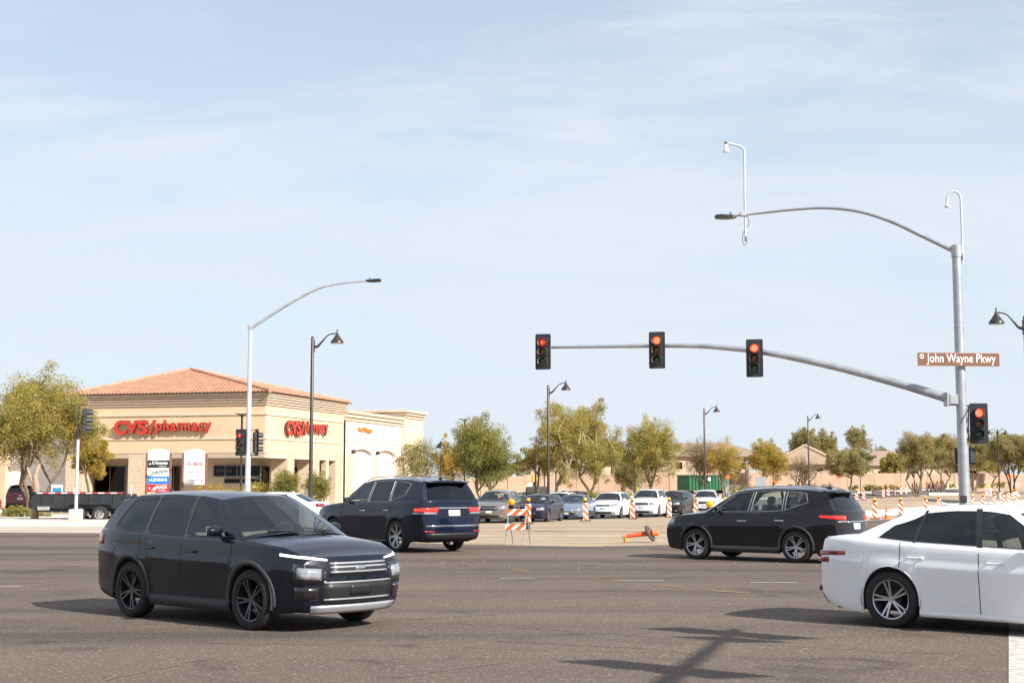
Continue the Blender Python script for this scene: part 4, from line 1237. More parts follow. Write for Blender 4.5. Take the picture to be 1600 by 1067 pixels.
put_text('lettering', 'M', M_brown, sg, (-W_ / 2 + .09, -.0125, .05), height=.08, width=.09, extrude=.001, bold=.01)
for dx in (-.12, .12): MB().cbox(dx - .02, dx + .02, .014, .32, -.06, .06, .005).build('clamp', M_galv, sg)

# cameras on thin white tubes
t = thing('camera_mount', 'thin white tube with hanging bell camera clamped to the lamp arm', 'camera pole', (0, 0, 0))
Yc = armY(1163)
MB().tube(spline([at(1164.5, 372, Yc), at(1163.5, 300, Yc), at(1163, 245, Yc), at(1162, 234, Yc), at(1155, 229, Yc), at(1137, 224, Yc)], 40), .04, 10).build('tube', M_galv_w, t, 50)
q = at(1134.5, 238, Yc)
MB().lathe([(0, .02), (.10, 0), (.105, .04), (.07, .16), (.05, .28), (.0, .32)], 16, M=Matrix.Translation(q)).build('camera', M_white, t, 50)
MB().lathe([(0, .06), (.05, .04), (.055, -.03), (0, -.05)], 12, M=Matrix.Translation(at(1134, 224, Yc))).build('joint', M_black, t, 50)
q = at(1162, 335, Yc); MB().cbox(q.x - .14, q.x + .14, q.y - .08, q.y + .08, q.z - .08, q.z + .08, .02).build('clamp', M_galv, t)
MB().tube(spline([at(1168, 338, Yc), at(1170, 350, Yc), at(1163, 360, Yc), at(1160, 372, Yc), at(1162, 383, Yc), at(1166, 380, Yc), at(1166, 372, Yc)], 30), .010, 5).build('cable', M_black, t)
MB().tube([at(1165.5, 369, Yc), at(1165.7, 377, Yc)], .045, 8).build('plug', mat('grey_plug', (.10, .14, .2), .5), t)
t = thing('camera_mount', 'white hooked tube with small dome camera on top of the mast pole', 'camera pole', (0, 0, 0))
MB().tube(spline([at(1504, 414, YM), at(1503, 370, YM), at(1501.5, 325, YM), at(1500, 307, YM), at(1494, 300, YM), at(1486, 300.5, YM), at(1480.5, 307, YM), at(1479, 320, YM)], 48), .036, 10).build('tube', M_galv_w, t, 50)
MB().lathe([(0, -.06), (.05, -.05), (.09, .0), (.085, .03), (.03, .06), (0, .07)], 14, M=Matrix.Translation(at(1479.5, 322.5, YM))).build('camera', M_white, t, 50)
q = at(1500.5, 401, YM); MB().cbox(q.x - .07, q.x + .07, q.y - .07, q.y + .07, q.z - .12, q.z + .1, .02).build('clamp', M_bronze, t)

# ---------------- second pole with lamp arm and two signals at left
YP = 71.0
t = thing('lamp_pole', 'slender galvanised pole with long curved lamp arm in front of the pharmacy', 'street light', (0, 0, 0))
b0 = gp(389.5, YP); t0 = at(391.5, 508, YP); b0.x = t0.x
MB().tube([b0, t0], [.15, .09], 20).build('pole', M_galv_w, t, 50)
MB().tube([t0, t0 + Vector((0, 0, .08))], [.09, .03], 12).build('pole_cap', M_galv, t)
pts = spline([at(393, 512, YP), at(440, 482, YP), at(486, 456, YP), at(520, 445, YP), at(572, 439, YP)], 40)
MB().tube(pts, [lerp(.085, .04, i / (len(pts) - 1)) for i in range(len(pts))], 12).build('lamp_arm', M_galv, t, 50)
cobra_head(t, pts[-1], pts[-1] - pts[-3])
q = at(390, 512, YP); MB().cbox(q.x - .08, q.x + .16, q.y - .1, q.y + .1, q.z - .12, q.z + .1, .02).build('arm_bracket', M_galv, t)
MB().tube([at(378, 672, YP), at(402, 672, YP)], .02, 8).tube([at(378, 711, YP), at(402, 711, YP)], .02, 8).build('side_bracket', M_sigblk, t)
traffic_light('traffic light with lit red left arrow on the slender pole before the pharmacy', at(376, 691, YP - .1), R(-20), 'arrow')
traffic_light('black traffic light seen from behind, right of the slender pole', at(401.5, 691, YP - .05), R(118), None)

# ---------------- signal post at far left
YS = 62.5
b0 = gp(118, YS, .14)
t = thing('signal_post', 'short white post on square concrete footing at far left', 'signal pole', b0)
MB().cbox(-.25, .25, -.25, .25, 0, .50, .025).build('footing', M_conc, t)
MB().tube([(0, 0, .5), (0, 0, 3.75)], [.075, .062], 16).build('post', M_galv_w, t, 50)
MB().tube([(0, 0, 3.55), (0, 0, 4.05)], .085, 14).build('collar', M_sigblk, t, 50)
MB().tube([(0, 0, 4.05), (0, 0, 5.05), (.35, 0, 5.05)], .022, 8).build('side_bracket', M_sigblk, t)
MB().cbox(-.13, -.06, -.08, .05, 1.2, 1.4, .01).build('push_button', M_galv_w, t)
traffic_light('black traffic light seen from behind on the far left post', at(134.5, 657, YS), R(112), None, backplate=False)
# short grey bollard tube seen above the crossover
p = gp(203, 66, 0); tag(MB().tube([(0, 0, 0), (0, 0, 1.62), (0, 0, 1.68)], [.055, .055, .03], 12).build('marker_post', M_galv_w, smooth=50, loc=p), 'short plain grey marker post left of the builder signs', 'post')

# ---------------- street lamps
M_lampglass = mat('lamp_glass', (.5, .5, .48), .3, 0, .05, 5)
def street_lamp(label, px, D, side=1, h=9.1, px_is_pole=True):
    t = thing('street_lamp', label, 'street lamp', gp(px, D), 0 if side > 0 else math.pi, 'dark street lamps with bell shades')
    MB().tube([(0, 0, 0), (0, 0, .05)], .22, 16).build('base_plate', M_bronze, t)
    MB().tube([(0, 0, .05), (0, 0, .5), (0, 0, h - .25), (0, 0, h - .20)], [.13, .10, .075, .04], 14).build('pole', M_bronze, t, 50)
    MB().cbox(.04, .11, -.05, .05, h - 1.0, h - .38, .01).build('arm_plate', M_bronze, t)
    pts = spline([(.06, 0, h - .72), (.25, 0, h - .70), (.48, 0, h - .45), (.75, 0, h - .16), (1.02, 0, h - .08), (1.2, 0, h - .07)], 30)
    MB().tube(pts, [lerp(.085, .032, min(1, i / 16)) for i in range(len(pts))], 10).build('arm', M_bronze, t, 50)
    sh = MB().lathe([(0, .18), (.03, .18), (.035, .02), (.07, -.04), (.10, -.12), (.17, -.22), (.19, -.26), (.27, -.36), (.315, -.42), (.32, -.50), (.30, -.50)], 24, M=Matrix.Translation((1.2, 0, h - .05))).build('lamp_shade', M_bronze, t, 50)
    MB().lathe([(0, -.49), (.30, -.49)], 24, M=Matrix.Translation((1.2, 0, h - .05))).build('lamp_glass', M_lampglass, sh)
    return t
street_lamp('dark street lamp with bell shade in front of the pharmacy corner', 484.5, 69, h=9.1)
street_lamp('dark street lamp rising through the big olive tree', 857, 96, h=9.0)
street_lamp('dark street lamp above the green container', 1102, 137, h=9.2)
street_lamp('smallest dark street lamp before the tan gabled house', 1264.5, 168, h=9.3)
street_lamp('dark street lamp head reaching in at the right edge', 1613, 59.5, side=-1, h=9.1)
def post_lamp(label, px, D, h=4.3):
    t = thing('post_lamp', label, 'post lamp', gp(px, D), 0, 'low dark post lamps')
    MB().tube([(0, 0, 0), (0, 0, .3), (0, 0, .35), (0, 0, h - .95)], [.09, .08, .05, .045], 12).build('pole', M_bronze, t, 50)
    MB().tube(spline([(-.26, 0, h - .42), (-.25, 0, h - .62), (-.12, 0, h - .88), (0, 0, h - .95), (.12, 0, h - .88), (.25, 0, h - .62), (.26, 0, h - .42)], 24), .018, 6).build('yoke', M_bronze, t, 50)
    MB().lathe([(0, 0), (.03, -.01), (.05, -.10), (.14, -.18), (.24, -.30), (.28, -.42), (.25, -.43)], 18, M=Matrix.Translation((0, 0, h))).build('lamp_shade', M_bronze, t, 50)
post_lamp('low post lamp with domed shade right of the pharmacy', 688, 82, 4.45)
post_lamp('low post lamp in front of the spreading olive tree', 992, 122, 4.6)
post_lamp('low post lamp right of the green container', 1166, 148, 4.3)
post_lamp('low post lamp before the block wall at right', 1345, 160, 4.3)
def lot_light(label, px, D, h, arms=True, bell=False):
    t = thing('parking_lot_light', label, 'lamp post', gp(px, D), 0, 'twin head lot lights')
    MB().tube([(0, 0, 0), (0, 0, .7)], .25, 12).build('footing', M_conc, t)
    MB().tube([(0, 0, .7), (0, 0, h)], .07, 10).build('pole', M_bronze, t, 50)
    for s in (-1, 1):
        if bell:
            MB().tube(spline([(0, 0, h - .5), (s * .3, 0, h - .1), (s * .6, 0, h), (s * .85, 0, h - .1)], 15), .035, 6).build('arm', M_bronze, t)
            MB().lathe([(0, .05), (.05, 0), (.12, -.2), (.26, -.32), (.26, -.4)], 14, M=Matrix.Translation((s * .85, 0, h - .12))).build('lamp_shade', M_bronze, t, 50)
        else:
            MB().prism([(s * .02, h - .16), (s * .12, h - .02), (s * .42, h + .04), (s * .44, h + .0), (s * .14, h - .12), (s * .02, h - .32)], .16, M=Matrix.Translation((0, -.08, 0))).build('lamp_head', M_bronze, t)
lot_light('twin head lot light before the left pharmacy wall', 375.5, 92, 6.25)
lot_light('twin head lot light left of the dense round tree', 725.5, 112, 7.2)
lot_light('double bell lamp post against the trees at far right', 1562, 150, 7.3, bell=True)
lot_light('dark double bell lamp post beyond the last trees', 1582, 215, 7.3, bell=True)
p = gp(837, 100); tag(MB().tube([(0, 0, 0), (0, 0, 4.4)], .07, 8).build('wooden_pole', M_bronze, loc=p), 'plain dark pole left of the tall street lamp', 'post')

# ---------------- work zone
def clip(poly, a, b, c):
    """keep a*x+b*z<=c"""
    out = []
    for i in range(len(poly)):
        p, q = poly[i], poly[(i + 1) % len(poly)]
        fp, fq = a * p[0] + b * p[1] - c, a * q[0] + b * q[1] - c
        if fp <= 0: out.append(p)
        if fp * fq < 0:
            t = fp / (fp - fq); out.append((p[0] + (q[0] - p[0]) * t, p[1] + (q[1] - p[1]) * t))
    return out
def striped(x0, x1, z0, z1, period, slope, y=0.0, thick=.02, start=0.0):
    """striped board: multi-material mesh, stripes are the print"""
    m = MB(); m.box2(x0, x1, y + .001, y + thick, z0, z1, 0)
    rect = [(x0, z0), (x1, z0), (x1, z1), (x0, z1)]
    a, b = 1.0, -slope
    vals = [a * p[0] + b * p[1] for p in rect]; lo = math.floor((min(vals) - start) / period) ; hi = math.ceil((max(vals) - start) / period)
    for k in range(lo, hi + 1):
        for mi, (c0, c1) in enumerate(((k * period + start, (k + .56) * period + start), ((k + .56) * period + start, (k + 1) * period + start))):
            pl = clip(clip(rect, a, b, c1), -a, -b, -c0)
            if len(pl) >= 3:
                n = len(pl); m.add([(x, y, z) for x, z in pl], [tuple(range(n))], mi)
    return m
def warning_light(parent, x, z, r=.085, y=0):
    MB().cbox(x - r * .8, x + r * .8, y - .035, y + .035, z - r - .10, z - r + .02, .01).build('light_battery_box', M_sigblk, parent)
    MB().lathe([(0, -.055), (r * .7, -.045), (r, -.02), (r, .02), (r * .7, .045), (0, .055)], 18, M=Matrix.Translation((x, y, z)) @ Matrix.Rotation(R(90), 4, 'X')).build('warning_light', M_amber, parent, 50)
VP = {}
def channelizer(label, pos, lean=0.0, group='orange and white striped channelizers', small=False, rz=0, light=True, hh=1.0):
    key = (small, light)
    if key not in VP:
        t = thing('channelizer', label, 'channelizer', pos, rz, group)
        m = MB(); m.cbox(-.26, .26, -.2, .2, 0, .055, .02); m.build('base', M_rubber, t)
        striped(-.145, .145, .06, 1.0, .36, -.9 / .9, -.02, .03).build('striped_panel', [M_orange, M_white], t)
        if light: warning_light(t, 0, 1.17, .095)
        VP[key] = t; t['_k'] = 1; del t['_k']
    else:
        t = copy_tree(VP[key], pos, rz, label, group)
    t.rotation_euler = (0, lean, rz); t.scale = (1, 1, hh)
    return t
for px, py, lab in [(825, 0, 'before the indigo hatchback'), (915, 0, 'before the pale blue sedan'), (988.5, 0, 'between the white compact and boxy SUVs'), (1046, 0, 'before the black queue SUV'),
                    (1087, 0, 'before the last white queue SUV'), (1133, 0, 'right of the last white queue SUV'), (1367, 811, 'left of the small cone'), (1408, 806, 'right of the small cone'),
                    (1447, 801, 'before the long concrete block'), (1467, 799, 'left of the mast pole foot')]:
    pos = ground_at(px, py) if py else gp(px, float(np.interp(px, [825, 915, 988, 1046, 1087, 1133], [70, 77, 84, 90, 97, 103])))
    channelizer('striped orange white channelizer ' + lab, pos, random.uniform(-.03, .03), rz=random.uniform(-.25, .25))
for px, py, lab in [(1521, 797, 'just right of the mast pole'), (1536, 795, 'left of the no turn sign'), (1554, 793, 'right of the no turn sign'), (1567, 791, 'tallest near the right edge'), (1576, 786, 'behind the tallest at the right edge'), (1583, 784, 'left of the hooked pipe'), (1588, 783, 'behind the hooked pipe')]:
    channelizer('striped orange channelizer ' + lab, ground_at(px, py), random.uniform(-.03, .03), rz=random.uniform(-.25, .25))
FAR = [(1338.5, 783), (1350, 781.5), (1364.5, 774.5), (1380, 777.5), (1388, 776), (1397.5, 775), (1408, 773.5), (1416, 772.5), (1427, 771), (1433, 770.6), (1448.5, 767.6), (1454.5, 767), (1465, 766), (1469.5, 765.7), (1473.5, 765.2), (1481, 763.8), (1496, 761.3), (1166, 787), (1152, 786), (1178, 786), (1250, 787), (1262, 786)]
FAR.sort()
for i, (px, py) in enumerate(FAR):
    channelizer('small striped channelizer, %s from the left in the far row along the roadway' % ORD[i], ground_at(px, py), random.uniform(-.05, .05), 'far row of striped channelizers', rz=random.uniform(-.4, .4), hh=.95)
for i, (px, D) in enumerate([(1524, 190), (1547, 205), (1553, 215), (1571, 225), (1577, 235), (1590, 240)]):
    channelizer('tiny striped channelizer, %s from the left, far off under the right hand trees' % ORD[i], gp(px, D), 0, 'tiny channelizers under the far trees', light=False)

def barricade(label, loc, rz, w=1.0, light_x=-.35):
    t = thing('barricade', label, 'barricade', loc, rz, 'striped folding barricades')
    # hinged A frame, front boards facing -y
    def Mleg(s): return Matrix.Translation((0, 0, 1.02)) @ Matrix.Rotation(s * R(17), 4, 'X')
    for s in (-1, 1):
        Ml = Mleg(s)
        for x in (-w / 2 + .05, w / 2 - .05):
            MB().box2(x - .016, x + .016, -.012, .012, -1.06, .02, M=Ml).build('leg', M_galv, t)
        for z0, z1 in ((-.19, .0), (-.62, -.45)):
            if s > 0 and z0 > -.3: pass
            b = striped(-w / 2, w / 2, z0, z1, .30, 1.0, -.030 if s < 0 else .014, .016)
            b.v = [tuple(Ml @ Vector(p)) for p in b.v]
            b.build('striped_board', [M_orange, M_white] if s < 0 else [mat('grey_board_back', (.22, .18, .15), .7), mat('grey_board_back', (.22, .18, .15), .7)], t)
    warning_light(t, light_x, 1.22, .10)
    return t
barricade('folding barricade with two orange and white striped boards and amber light', ground_at(809, 851.5), R(-22), .64, -.20)
barricade('folding barricade half hidden behind the black crossover hood', gp(1117, 37.5), R(-15), .9, -.12)
# fallen tall cone with its base plate tilted up
g0 = ground_at(1010, 847.5)
t = thing('fallen_delineator', 'orange tubular delineator lying on its side with tilted black base plate', 'traffic cone', g0, R(8))
Mt = Matrix.Translation((.10, 0, .30)) @ Matrix.Rotation(R(-97), 4, 'Y') @ Matrix.Rotation(R(20), 4, 'Z')
MB().tube([Mt @ Vector((0, 0, 0)), Mt @ Vector((0, 0, .1)), Mt @ Vector((0, 0, .80))], [.11, .085, .05], 14).build('tube', mat('faded_red_orange', (.62, .075, .02), .5, 0, .15, 9), t, 50)
Mp = Matrix.Translation((.12, 0, .29)) @ Matrix.Rotation(R(-30), 4, 'Z') @ Matrix.Rotation(R(62), 4, 'Y')
m = MB(); pl = [(.30 * math.cos(R(22.5 + 45 * k)), .30 * math.sin(R(22.5 + 45 * k))) for k in range(8)]
m.add([Mp @ Vector((x, y, z)) for z in (-.025, .025) for x, y in pl], [tuple(range(8))[::-1], tuple(range(8, 16))] + [(i, (i + 1) % 8, (i + 1) % 8 + 8, i + 8) for i in range(8)])
m.build('base_plate', mat('worn_rubber_base', (.06, .055, .05), .85, 0, .3, 9), t)
t.scale = (.92, .92, .92)
Mc = Matrix.Translation((.18, -.03, .30)) @ Matrix.Rotation(R(90), 4, 'Y')
m = MB(); m.lathe([(.10, 0), (.085, .20), (.07, .20), (.08, 0)], 14, M=Mc); m.build('orange_collar', M_orange, t, 50)
MB().tube([Mt @ Vector((0, 0, .80)), Mt @ Vector((0, 0, .90))], [.06, .055], 10).build('tip', mat('dirty_yellow_tip', (.45, .26, .05), .6), t)
MB().cbox(-.75, -.60, -.06, .06, .0, .14, .02).build('foot', mat('dirty_yellow_tip', (.45, .26, .05), .6), t)
# traffic cone
g0 = ground_at(1385.5, 811)
t = thing('traffic_cone', 'small orange traffic cone with white collar between two channelizers', 'traffic cone', g0)
MB().cbox(-.18, .18, -.18, .18, 0, .03, .01).build('base', M_orange, t)
MB().lathe([(.14, .03), (.105, .25)], 18).build('lower_cone', M_orange, t, 60)
MB().lathe([(.105, .25), (.075, .43)], 18).build('white_collar', M_white, t, 60)
MB().lathe([(.075, .43), (.03, .70), (0, .71)], 18).build('cone_tip', M_orange, t, 60)
# orange barrel / cone spots far
for px, D, lab in ((959, 128, 'round orange work marker on the dirt behind the shrub'),):
    t = thing('traffic_drum', lab, 'drum', gp(px, D)); MB().lathe([(.30, 0), (.26, .45), (.24, .95), (0, 1.0)], 16).build('drum', M_orange, t, 40)
# signs
def no_left_turn(label, px, py_c, D, size, flag=True):
    c = at(px, py_c, D); g = gp(px, D)
    t = thing('no_left_turn_sign', label, 'road sign', g, 0)
    h = c.z - g.z
    MB().box2(-.03, .03, 0, .05, 0, h + size * .9).build('post', M_galv, t)
    MB().prism(rounded_rect(size, size, size * .06), .01, M=Matrix.Translation((0, -.015, h))).build('panel', M_white, t)
    Mr = Matrix.Translation((0, -.018, h)) @ Matrix.Rotation(R(90), 4, 'X')
    mred = mat('sign_red', (.45, .02, .03), .45)
    MB().lathe([(size * .36, .0), (size * .46, .0)], 28, M=Mr).build('red_ring', mred, t)
    a = MB(); s = size
    a.tube([(s * .12, -.022, h - s * .22), (s * .12, -.022, h + s * .02), (s * .02, -.022, h + s * .11), (-s * .12, -.022, h + s * .11)], s * .045, 6)
    a.add([(-s * .12, -.024, h + s * .21), (-s * .27, -.024, h + s * .11), (-s * .12, -.024, h + s * .01)], [(0, 1, 2)])
    a.build('arrow', M_black, t)
    MB().box(0, 0, 0, s * .84, .004, s * .07, M=Matrix.Translation((0, -.030, h)) @ Matrix.Rotation(R(45), 4, 'Y')).build('red_slash', mred, t)
    if flag: MB().add([(-.12, -.02, h + s * .95), (.14, -.02, h + s * .95), (.02, -.02, h + s * .55)], [(0, 1, 2)]).build('flag', mat('yellow_flag', (.8, .55, .03), .7), t)
no_left_turn('round no left turn symbol sign with small yellow flag', 1545.5, 768, 100, .46)
no_left_turn('smaller no turn symbol sign farther off at the right edge', 1590, 757, 150, .40, False)
def back_sign(label, px0, px1, py0, py1, D, material, nm='road_sign', diamond=False, cat='road sign'):
    a, b = at(px0, py0, D), at(px1, py1, D); g = gp((px0 + px1) / 2, D)
    t = thing(nm, label, cat, g)
    w_, h0, h1 = (b.x - a.x), b.z - g.z, a.z - g.z
    if diamond:
        zc = (h0 + h1) / 2; r = (h1 - h0) / 2
        MB().prism([(0, zc - r), (r, zc), (0, zc + r), (-r, zc)], .02).build('panel', material, t)
        MB().box2(-.03, .03, .03, .08, 0, h1).build('post', M_galv, t)
    else:
        MB().prism([(-w_ / 2, h0), (w_ / 2, h0), (w_ / 2, h1), (-w_ / 2, h1)], .02).build('panel', material, t)
        for x in (-w_ * .3, w_ * .3): MB().box2(x - .03, x + .03, .03, .08, 0, h1).build('post', M_galv, t)
M_grey = mat('grey_sign_back', (.36, .36, .37), .5, .4, .05, 3)
back_sign('plain grey back of a wide road sign beside the shed', 1181, 1198, 745, 763, 146, M_grey)
back_sign('orange diamond warning sign near the bare tree', 1306, 1315, 738, 748, 158, M_orange, diamond=True)
back_sign('orange diamond warning sign before the shrubs', 1134, 1142, 741, 749, 150, M_orange, diamond=True)
back_sign('orange diamond sign low on the dirt right of the shed', 1209, 1216, 749, 756, 150, M_orange, diamond=True)
back_sign('pink white work sign under the far trees', 1573, 1580, 740, 746, 200, M_orange)
# hooked pipe at right
t = thing('hooked_pipe', 'white hooked pipe with orange leg at the right edge', 'pipe', ground_at(1586, 790))
MB().tube([(-.12, 0, 0), (-.12, 0, .75)], .05, 8).build('leg', mat('orange_yellow_paint', (.8, .35, .06), .6), t)
MB().tube(spline([(-.12, 0, .7), (-.10, 0, 1.0), (.12, 0, 1.15), (.33, 0, 1.0), (.35, 0, .8)], 20), .055, 8).build('hook', M_white, t, 50)
# mast arm over the near carriageway, standing behind the camera: its shadow lies on the asphalt
M_grey_s = mat('grey_sign_panel', (.36, .36, .37), .5, .4, .05, 3)
def near_mast():
    k = Vector((-S_DIR.x, -S_DIR.y, 0)) / S_DIR.z          # shadow offset per metre of height
    Hh = 6.4
    def src(px, py, h):
        g = ground_at(px, py); return Vector((g.x, g.y, 0)) - k * h + Vector((0, 0, h))
    t = thing('signal_mast', 'signal mast standing off to the right whose arm shadows the near asphalt', 'signal pole', (0, 0, 0))
    a, b = src(1150, 983, Hh), src(1040, 1067, Hh)
    d = (b - a).normalized(); far = a + d * 17
    MB().tube([far, b, a], [.13, .075, .05], 12).build('mast_arm', M_galv, t, 50)
    MB().tube([(far.x, far.y, 0), (far.x, far.y, 9.5)], [.19, .14], 16).build('pole', M_galv, t, 50)
    for (x0, y0, x1, y1), lab in (((1012, 984, 1262, 998), 'outer'), ((900, 1037, 1168, 1056), 'inner')):
        c = src((x0 + x1) / 2, (y0 + y1) / 2, Hh)
        traffic_light('traffic light out of view, %s one on the near mast arm' % lab, c, R(14), None, group='traffic lights on the near mast arm')
    c = src(1140, 999, Hh + .1)
    MB().cbox(c.x - .3, c.x + .3, c.y - .06, c.y + .06, c.z - .3, c.z + .3, .02).build('detector', M_galv, t)
near_mast()
# ================================================================== BUILDINGS, WALLS, SIGNS, SITE
def stone_material():
    m = bpy.data.materials.new('ledge_stone'); m.use_nodes = True; nt = m.node_tree; b = nt.nodes['Principled BSDF']; L = nt.links
    t = nt.nodes.new('ShaderNodeTexCoord'); q = nt.nodes.new('ShaderNodeMapping'); q.inputs['Scale'].default_value = (2.6, 2.6, 6.5); L.new(t.outputs['Object'], q.inputs[0])
    v = nt.nodes.new('ShaderNodeTexVoronoi'); L.new(q.outputs[0], v.inputs['Vector']); v.inputs['Randomness'].default_value = .8
    c = ramp_node(nt, v.outputs['Color'], [(.1, (.50, .38, .26)), (.5, (.66, .53, .39)), (.9, (.80, .69, .54))])
    v2 = nt.nodes.new('ShaderNodeTexVoronoi'); v2.feature = 'DISTANCE_TO_EDGE'; L.new(q.outputs[0], v2.inputs['Vector']); v2.inputs['Randomness'].default_value = .8
    j = ramp_node(nt, v2.outputs['Distance'], [(0, (.62, .57, .5)), (.07, (1, 1, 1))])
    mx = nt.nodes.new('ShaderNodeMix'); mx.data_type = 'RGBA'; mx.blend_type = 'MULTIPLY'; mx.inputs[0].default_value = 1
    L.new(c, mx.inputs[6]); L.new(j, mx.inputs[7]); L.new(mx.outputs[2], b.inputs['Base Color']); b.inputs['Roughness'].default_value = .9
    bp = nt.nodes.new('ShaderNodeBump'); bp.inputs['Strength'].default_value = .8; bp.inputs['Distance'].default_value = .05; L.new(j, bp.inputs['Height']); L.new(bp.outputs[0], b.inputs['Normal'])
    return m
M_stone = stone_material()
M_tile = mat('terracotta_roof_tile', (.36, .19, .12), .75, 0, .2, 1.6, col2=(.50, .29, .185))
M_tile_d = mat('brown_roof_tile', (.30, .19, .13), .8, 0, .2, 1.6, col2=(.38, .25, .17))
M_shopglass = glass_mat('shop_window_glass', (.06, .07, .07), 1, refl=.35)
M_shopwall = mat('taupe_arcade_wall', (.46, .37, .28), .9, 0, .06, 1.5)
M_alum = mat('bronze_window_frame', (.20, .17, .14), .4, .4, .05, 3)
M_signred = mat('channel_letter_red', (.52, .038, .018), .35, 0, .05, 4)
M_signside = mat('channel_letter_return', (.10, .03, .02), .6)
M_arch = mat('pale_arch_infill', (.66, .60, .54), .9, 0, .05, 1.5)
M_base_g = mat('grey_green_bulkhead', (.20, .21, .18), .85, 0, .1, 2)

CORNER = gp(413, 100.0); CORNER.z = 0.0
ROT = R(-15)
bld = thing('pharmacy_building', 'tan stucco pharmacy with terracotta hip roof, stone pillars and red lettering', 'pharmacy', CORNER, ROT)
ux, uy = Vector((math.cos(ROT), math.sin(ROT), 0)), Vector((-math.sin(ROT), math.cos(ROT), 0))
def lx(px, ly=0.0):
    """local x on the left facade seen at photo column px"""
    lo, hi = -60.0, 10.0
    for _ in range(40):
        mid = (lo + hi) / 2; p = CORNER + ux * mid + uy * ly
        c = 800 + FPX * p.x / (p.y * CT - (CAM_H - 3) * ST)
        if c < px: lo = mid
        else: hi = mid
    return (lo + hi) / 2
def ly_(px, lxx=0.0):
    lo, hi = -5.0, 80.0
    for _ in range(40):
        mid = (lo + hi) / 2; p = CORNER + ux * lxx + uy * mid
        c = 800 + FPX * p.x / (p.y * CT - (CAM_H - 3) * ST)
        if c < px: lo = mid
        else: hi = mid
    return (lo + hi) / 2
def hz(py, D=100.0): return CAM_H + (755.0 - py) / FPX * D
XL = lx(118); YB = ly_(534)
zs, z_l, z_m, z_c, z_e = hz(707.8), hz(686.5), hz(648.5), hz(633), hz(613.5)
def band(nm, x0, x1, y0, y1, a, b, material, par=bld, c=.02):
    return MB().cbox(x0, x1, y0, y1, a, b, c).build(nm, material, par)
t_ = .35
# fascia walls over the arcade
band('fascia_wall', XL, 0, 0, t_, zs, z_c, M_stucco); band('fascia_wall', -t_, -.001, t_ + .002, YB, zs, z_c, M_stucco)
band('rear_wall', XL, 0, YB + .002, YB + t_, 0, z_c, M_stucco)
# stepped cornice
nst = 5
for i in range(nst):
    a = lerp(z_c, z_e, i / nst); b = lerp(z_c, z_e, (i + 1) / nst); o = .09 + .075 * i
    MB().cbox(XL - o, o, -o, YB + o, a, b - .04, .03).cbox(XL - o + .04, o - .04, -o + .04, YB + o - .04, b - .04 - .002, b, .01).build('cornice_course', M_cornice if i < nst - 1 else M_stucco_l, bld)
# string courses
for zc, h_, o in ((z_m, .22, .07), (z_l, .18, .06)):
    band('string_course', XL, o, -o, -.001, zc, zc + h_, M_stucco_l, c=.015); band('string_course', .001, o, .0, YB, zc, zc + h_, M_stucco_l, c=.015)
band('soffit_beam', XL, -.05, .03, t_ - .03, hz(715.5), zs - .002, M_shopwall); band('soffit_beam', -t_ + .03, -.03, t_, YB, hz(715.5), zs - .002, M_stucco_l)
# arcade ceiling, floor, inner walls
DEPTH = 2.6
band('arcade_ceiling', XL, -.1, .1, YB, zs - .01, zs + .12, M_shopwall)
band('arcade_floor', XL - .3, .4, -.4, YB + .3, -.05, .14, M_conc)
band('shop_wall', XL, -DEPTH, DEPTH, DEPTH + .25, .14, zs - .02, M_shopwall)
band('shop_wall', -DEPTH - .25, -DEPTH, DEPTH + .255, YB, .14, zs - .02, M_shopwall)
band('bulkhead', XL, -DEPTH, DEPTH - .06, DEPTH - .002, .14, .75, M_base_g)
for i, x in enumerate(np.arange(XL + 1.2, -3, 2.7)):
    MB().box2(x, x + .9, 1.2, 1.45, zs - .05, zs - .015).build('ceiling_light', mat('soffit_light', (.8, .75, .65), .4, emit=(1, .85, .6), es=1.2), bld)
# windows and doors
def shop_window(x0, x1, z0, z1, mull, wall='L', nm='window'):
    f = MB(); g = MB(); fw = .05
    y = DEPTH - .07
    def bx(m, a, b, c, d, e, f_): 
        if wall == 'L': m.box2(a, b, c, d, e, f_)
        else: m.box2(-DEPTH + (DEPTH - d), -DEPTH + (DEPTH - c), a, b, e, f_)
    xs_ = np.linspace(x0, x1, mull + 1)
    for x in xs_: bx(f, x - fw / 2, x + fw / 2, y - .04, y + .06, z0, z1)
    bx(f, x0, x1, y - .035, y + .055, z0 - fw, z0); bx(f, x0, x1, y - .035, y + .055, z1, z1 + fw)
    o = f.build(nm, M_alum, bld)
    for a, b in zip(xs_[:-1], xs_[1:]):
        g = MB(); bx(g, a + fw / 2, b - fw / 2, y, y + .015, z0, z1); g.build('pane', M_shopglass, o)
        g = MB(); bx(g, a + fw / 2, b - fw / 2, y + .03, y + .05, z0, z1); g.build('dark_room', M_dark, o)
yw = DEPTH
shop_window(lx(150, yw), lx(197, yw), .35, hz(728.5, 104), 2, nm='door'); shop_window(lx(262, yw), lx(283, yw), .35, hz(728.5, 103), 2, nm='door')
shop_window(lx(335, yw), lx(408, yw), hz(743.5, 102.6), hz(727.5, 102.6), 4)
shop_window(lx(352, yw), lx(408, yw), hz(754, 102.6), hz(748, 102.6), 2)
put_text('window_lettering', 'photo', mat('window_print', (.10, .10, .11), .6), bld, (lx(340, yw), yw - .13, hz(739, 102.6)), height=.35, width=1.2, extrude=.001)
shop_window(4.2, 6.2, .35, 3.0, 2, 'R', 'door'); shop_window(8.2, 11.5, .35, 3.0, 3, 'R')
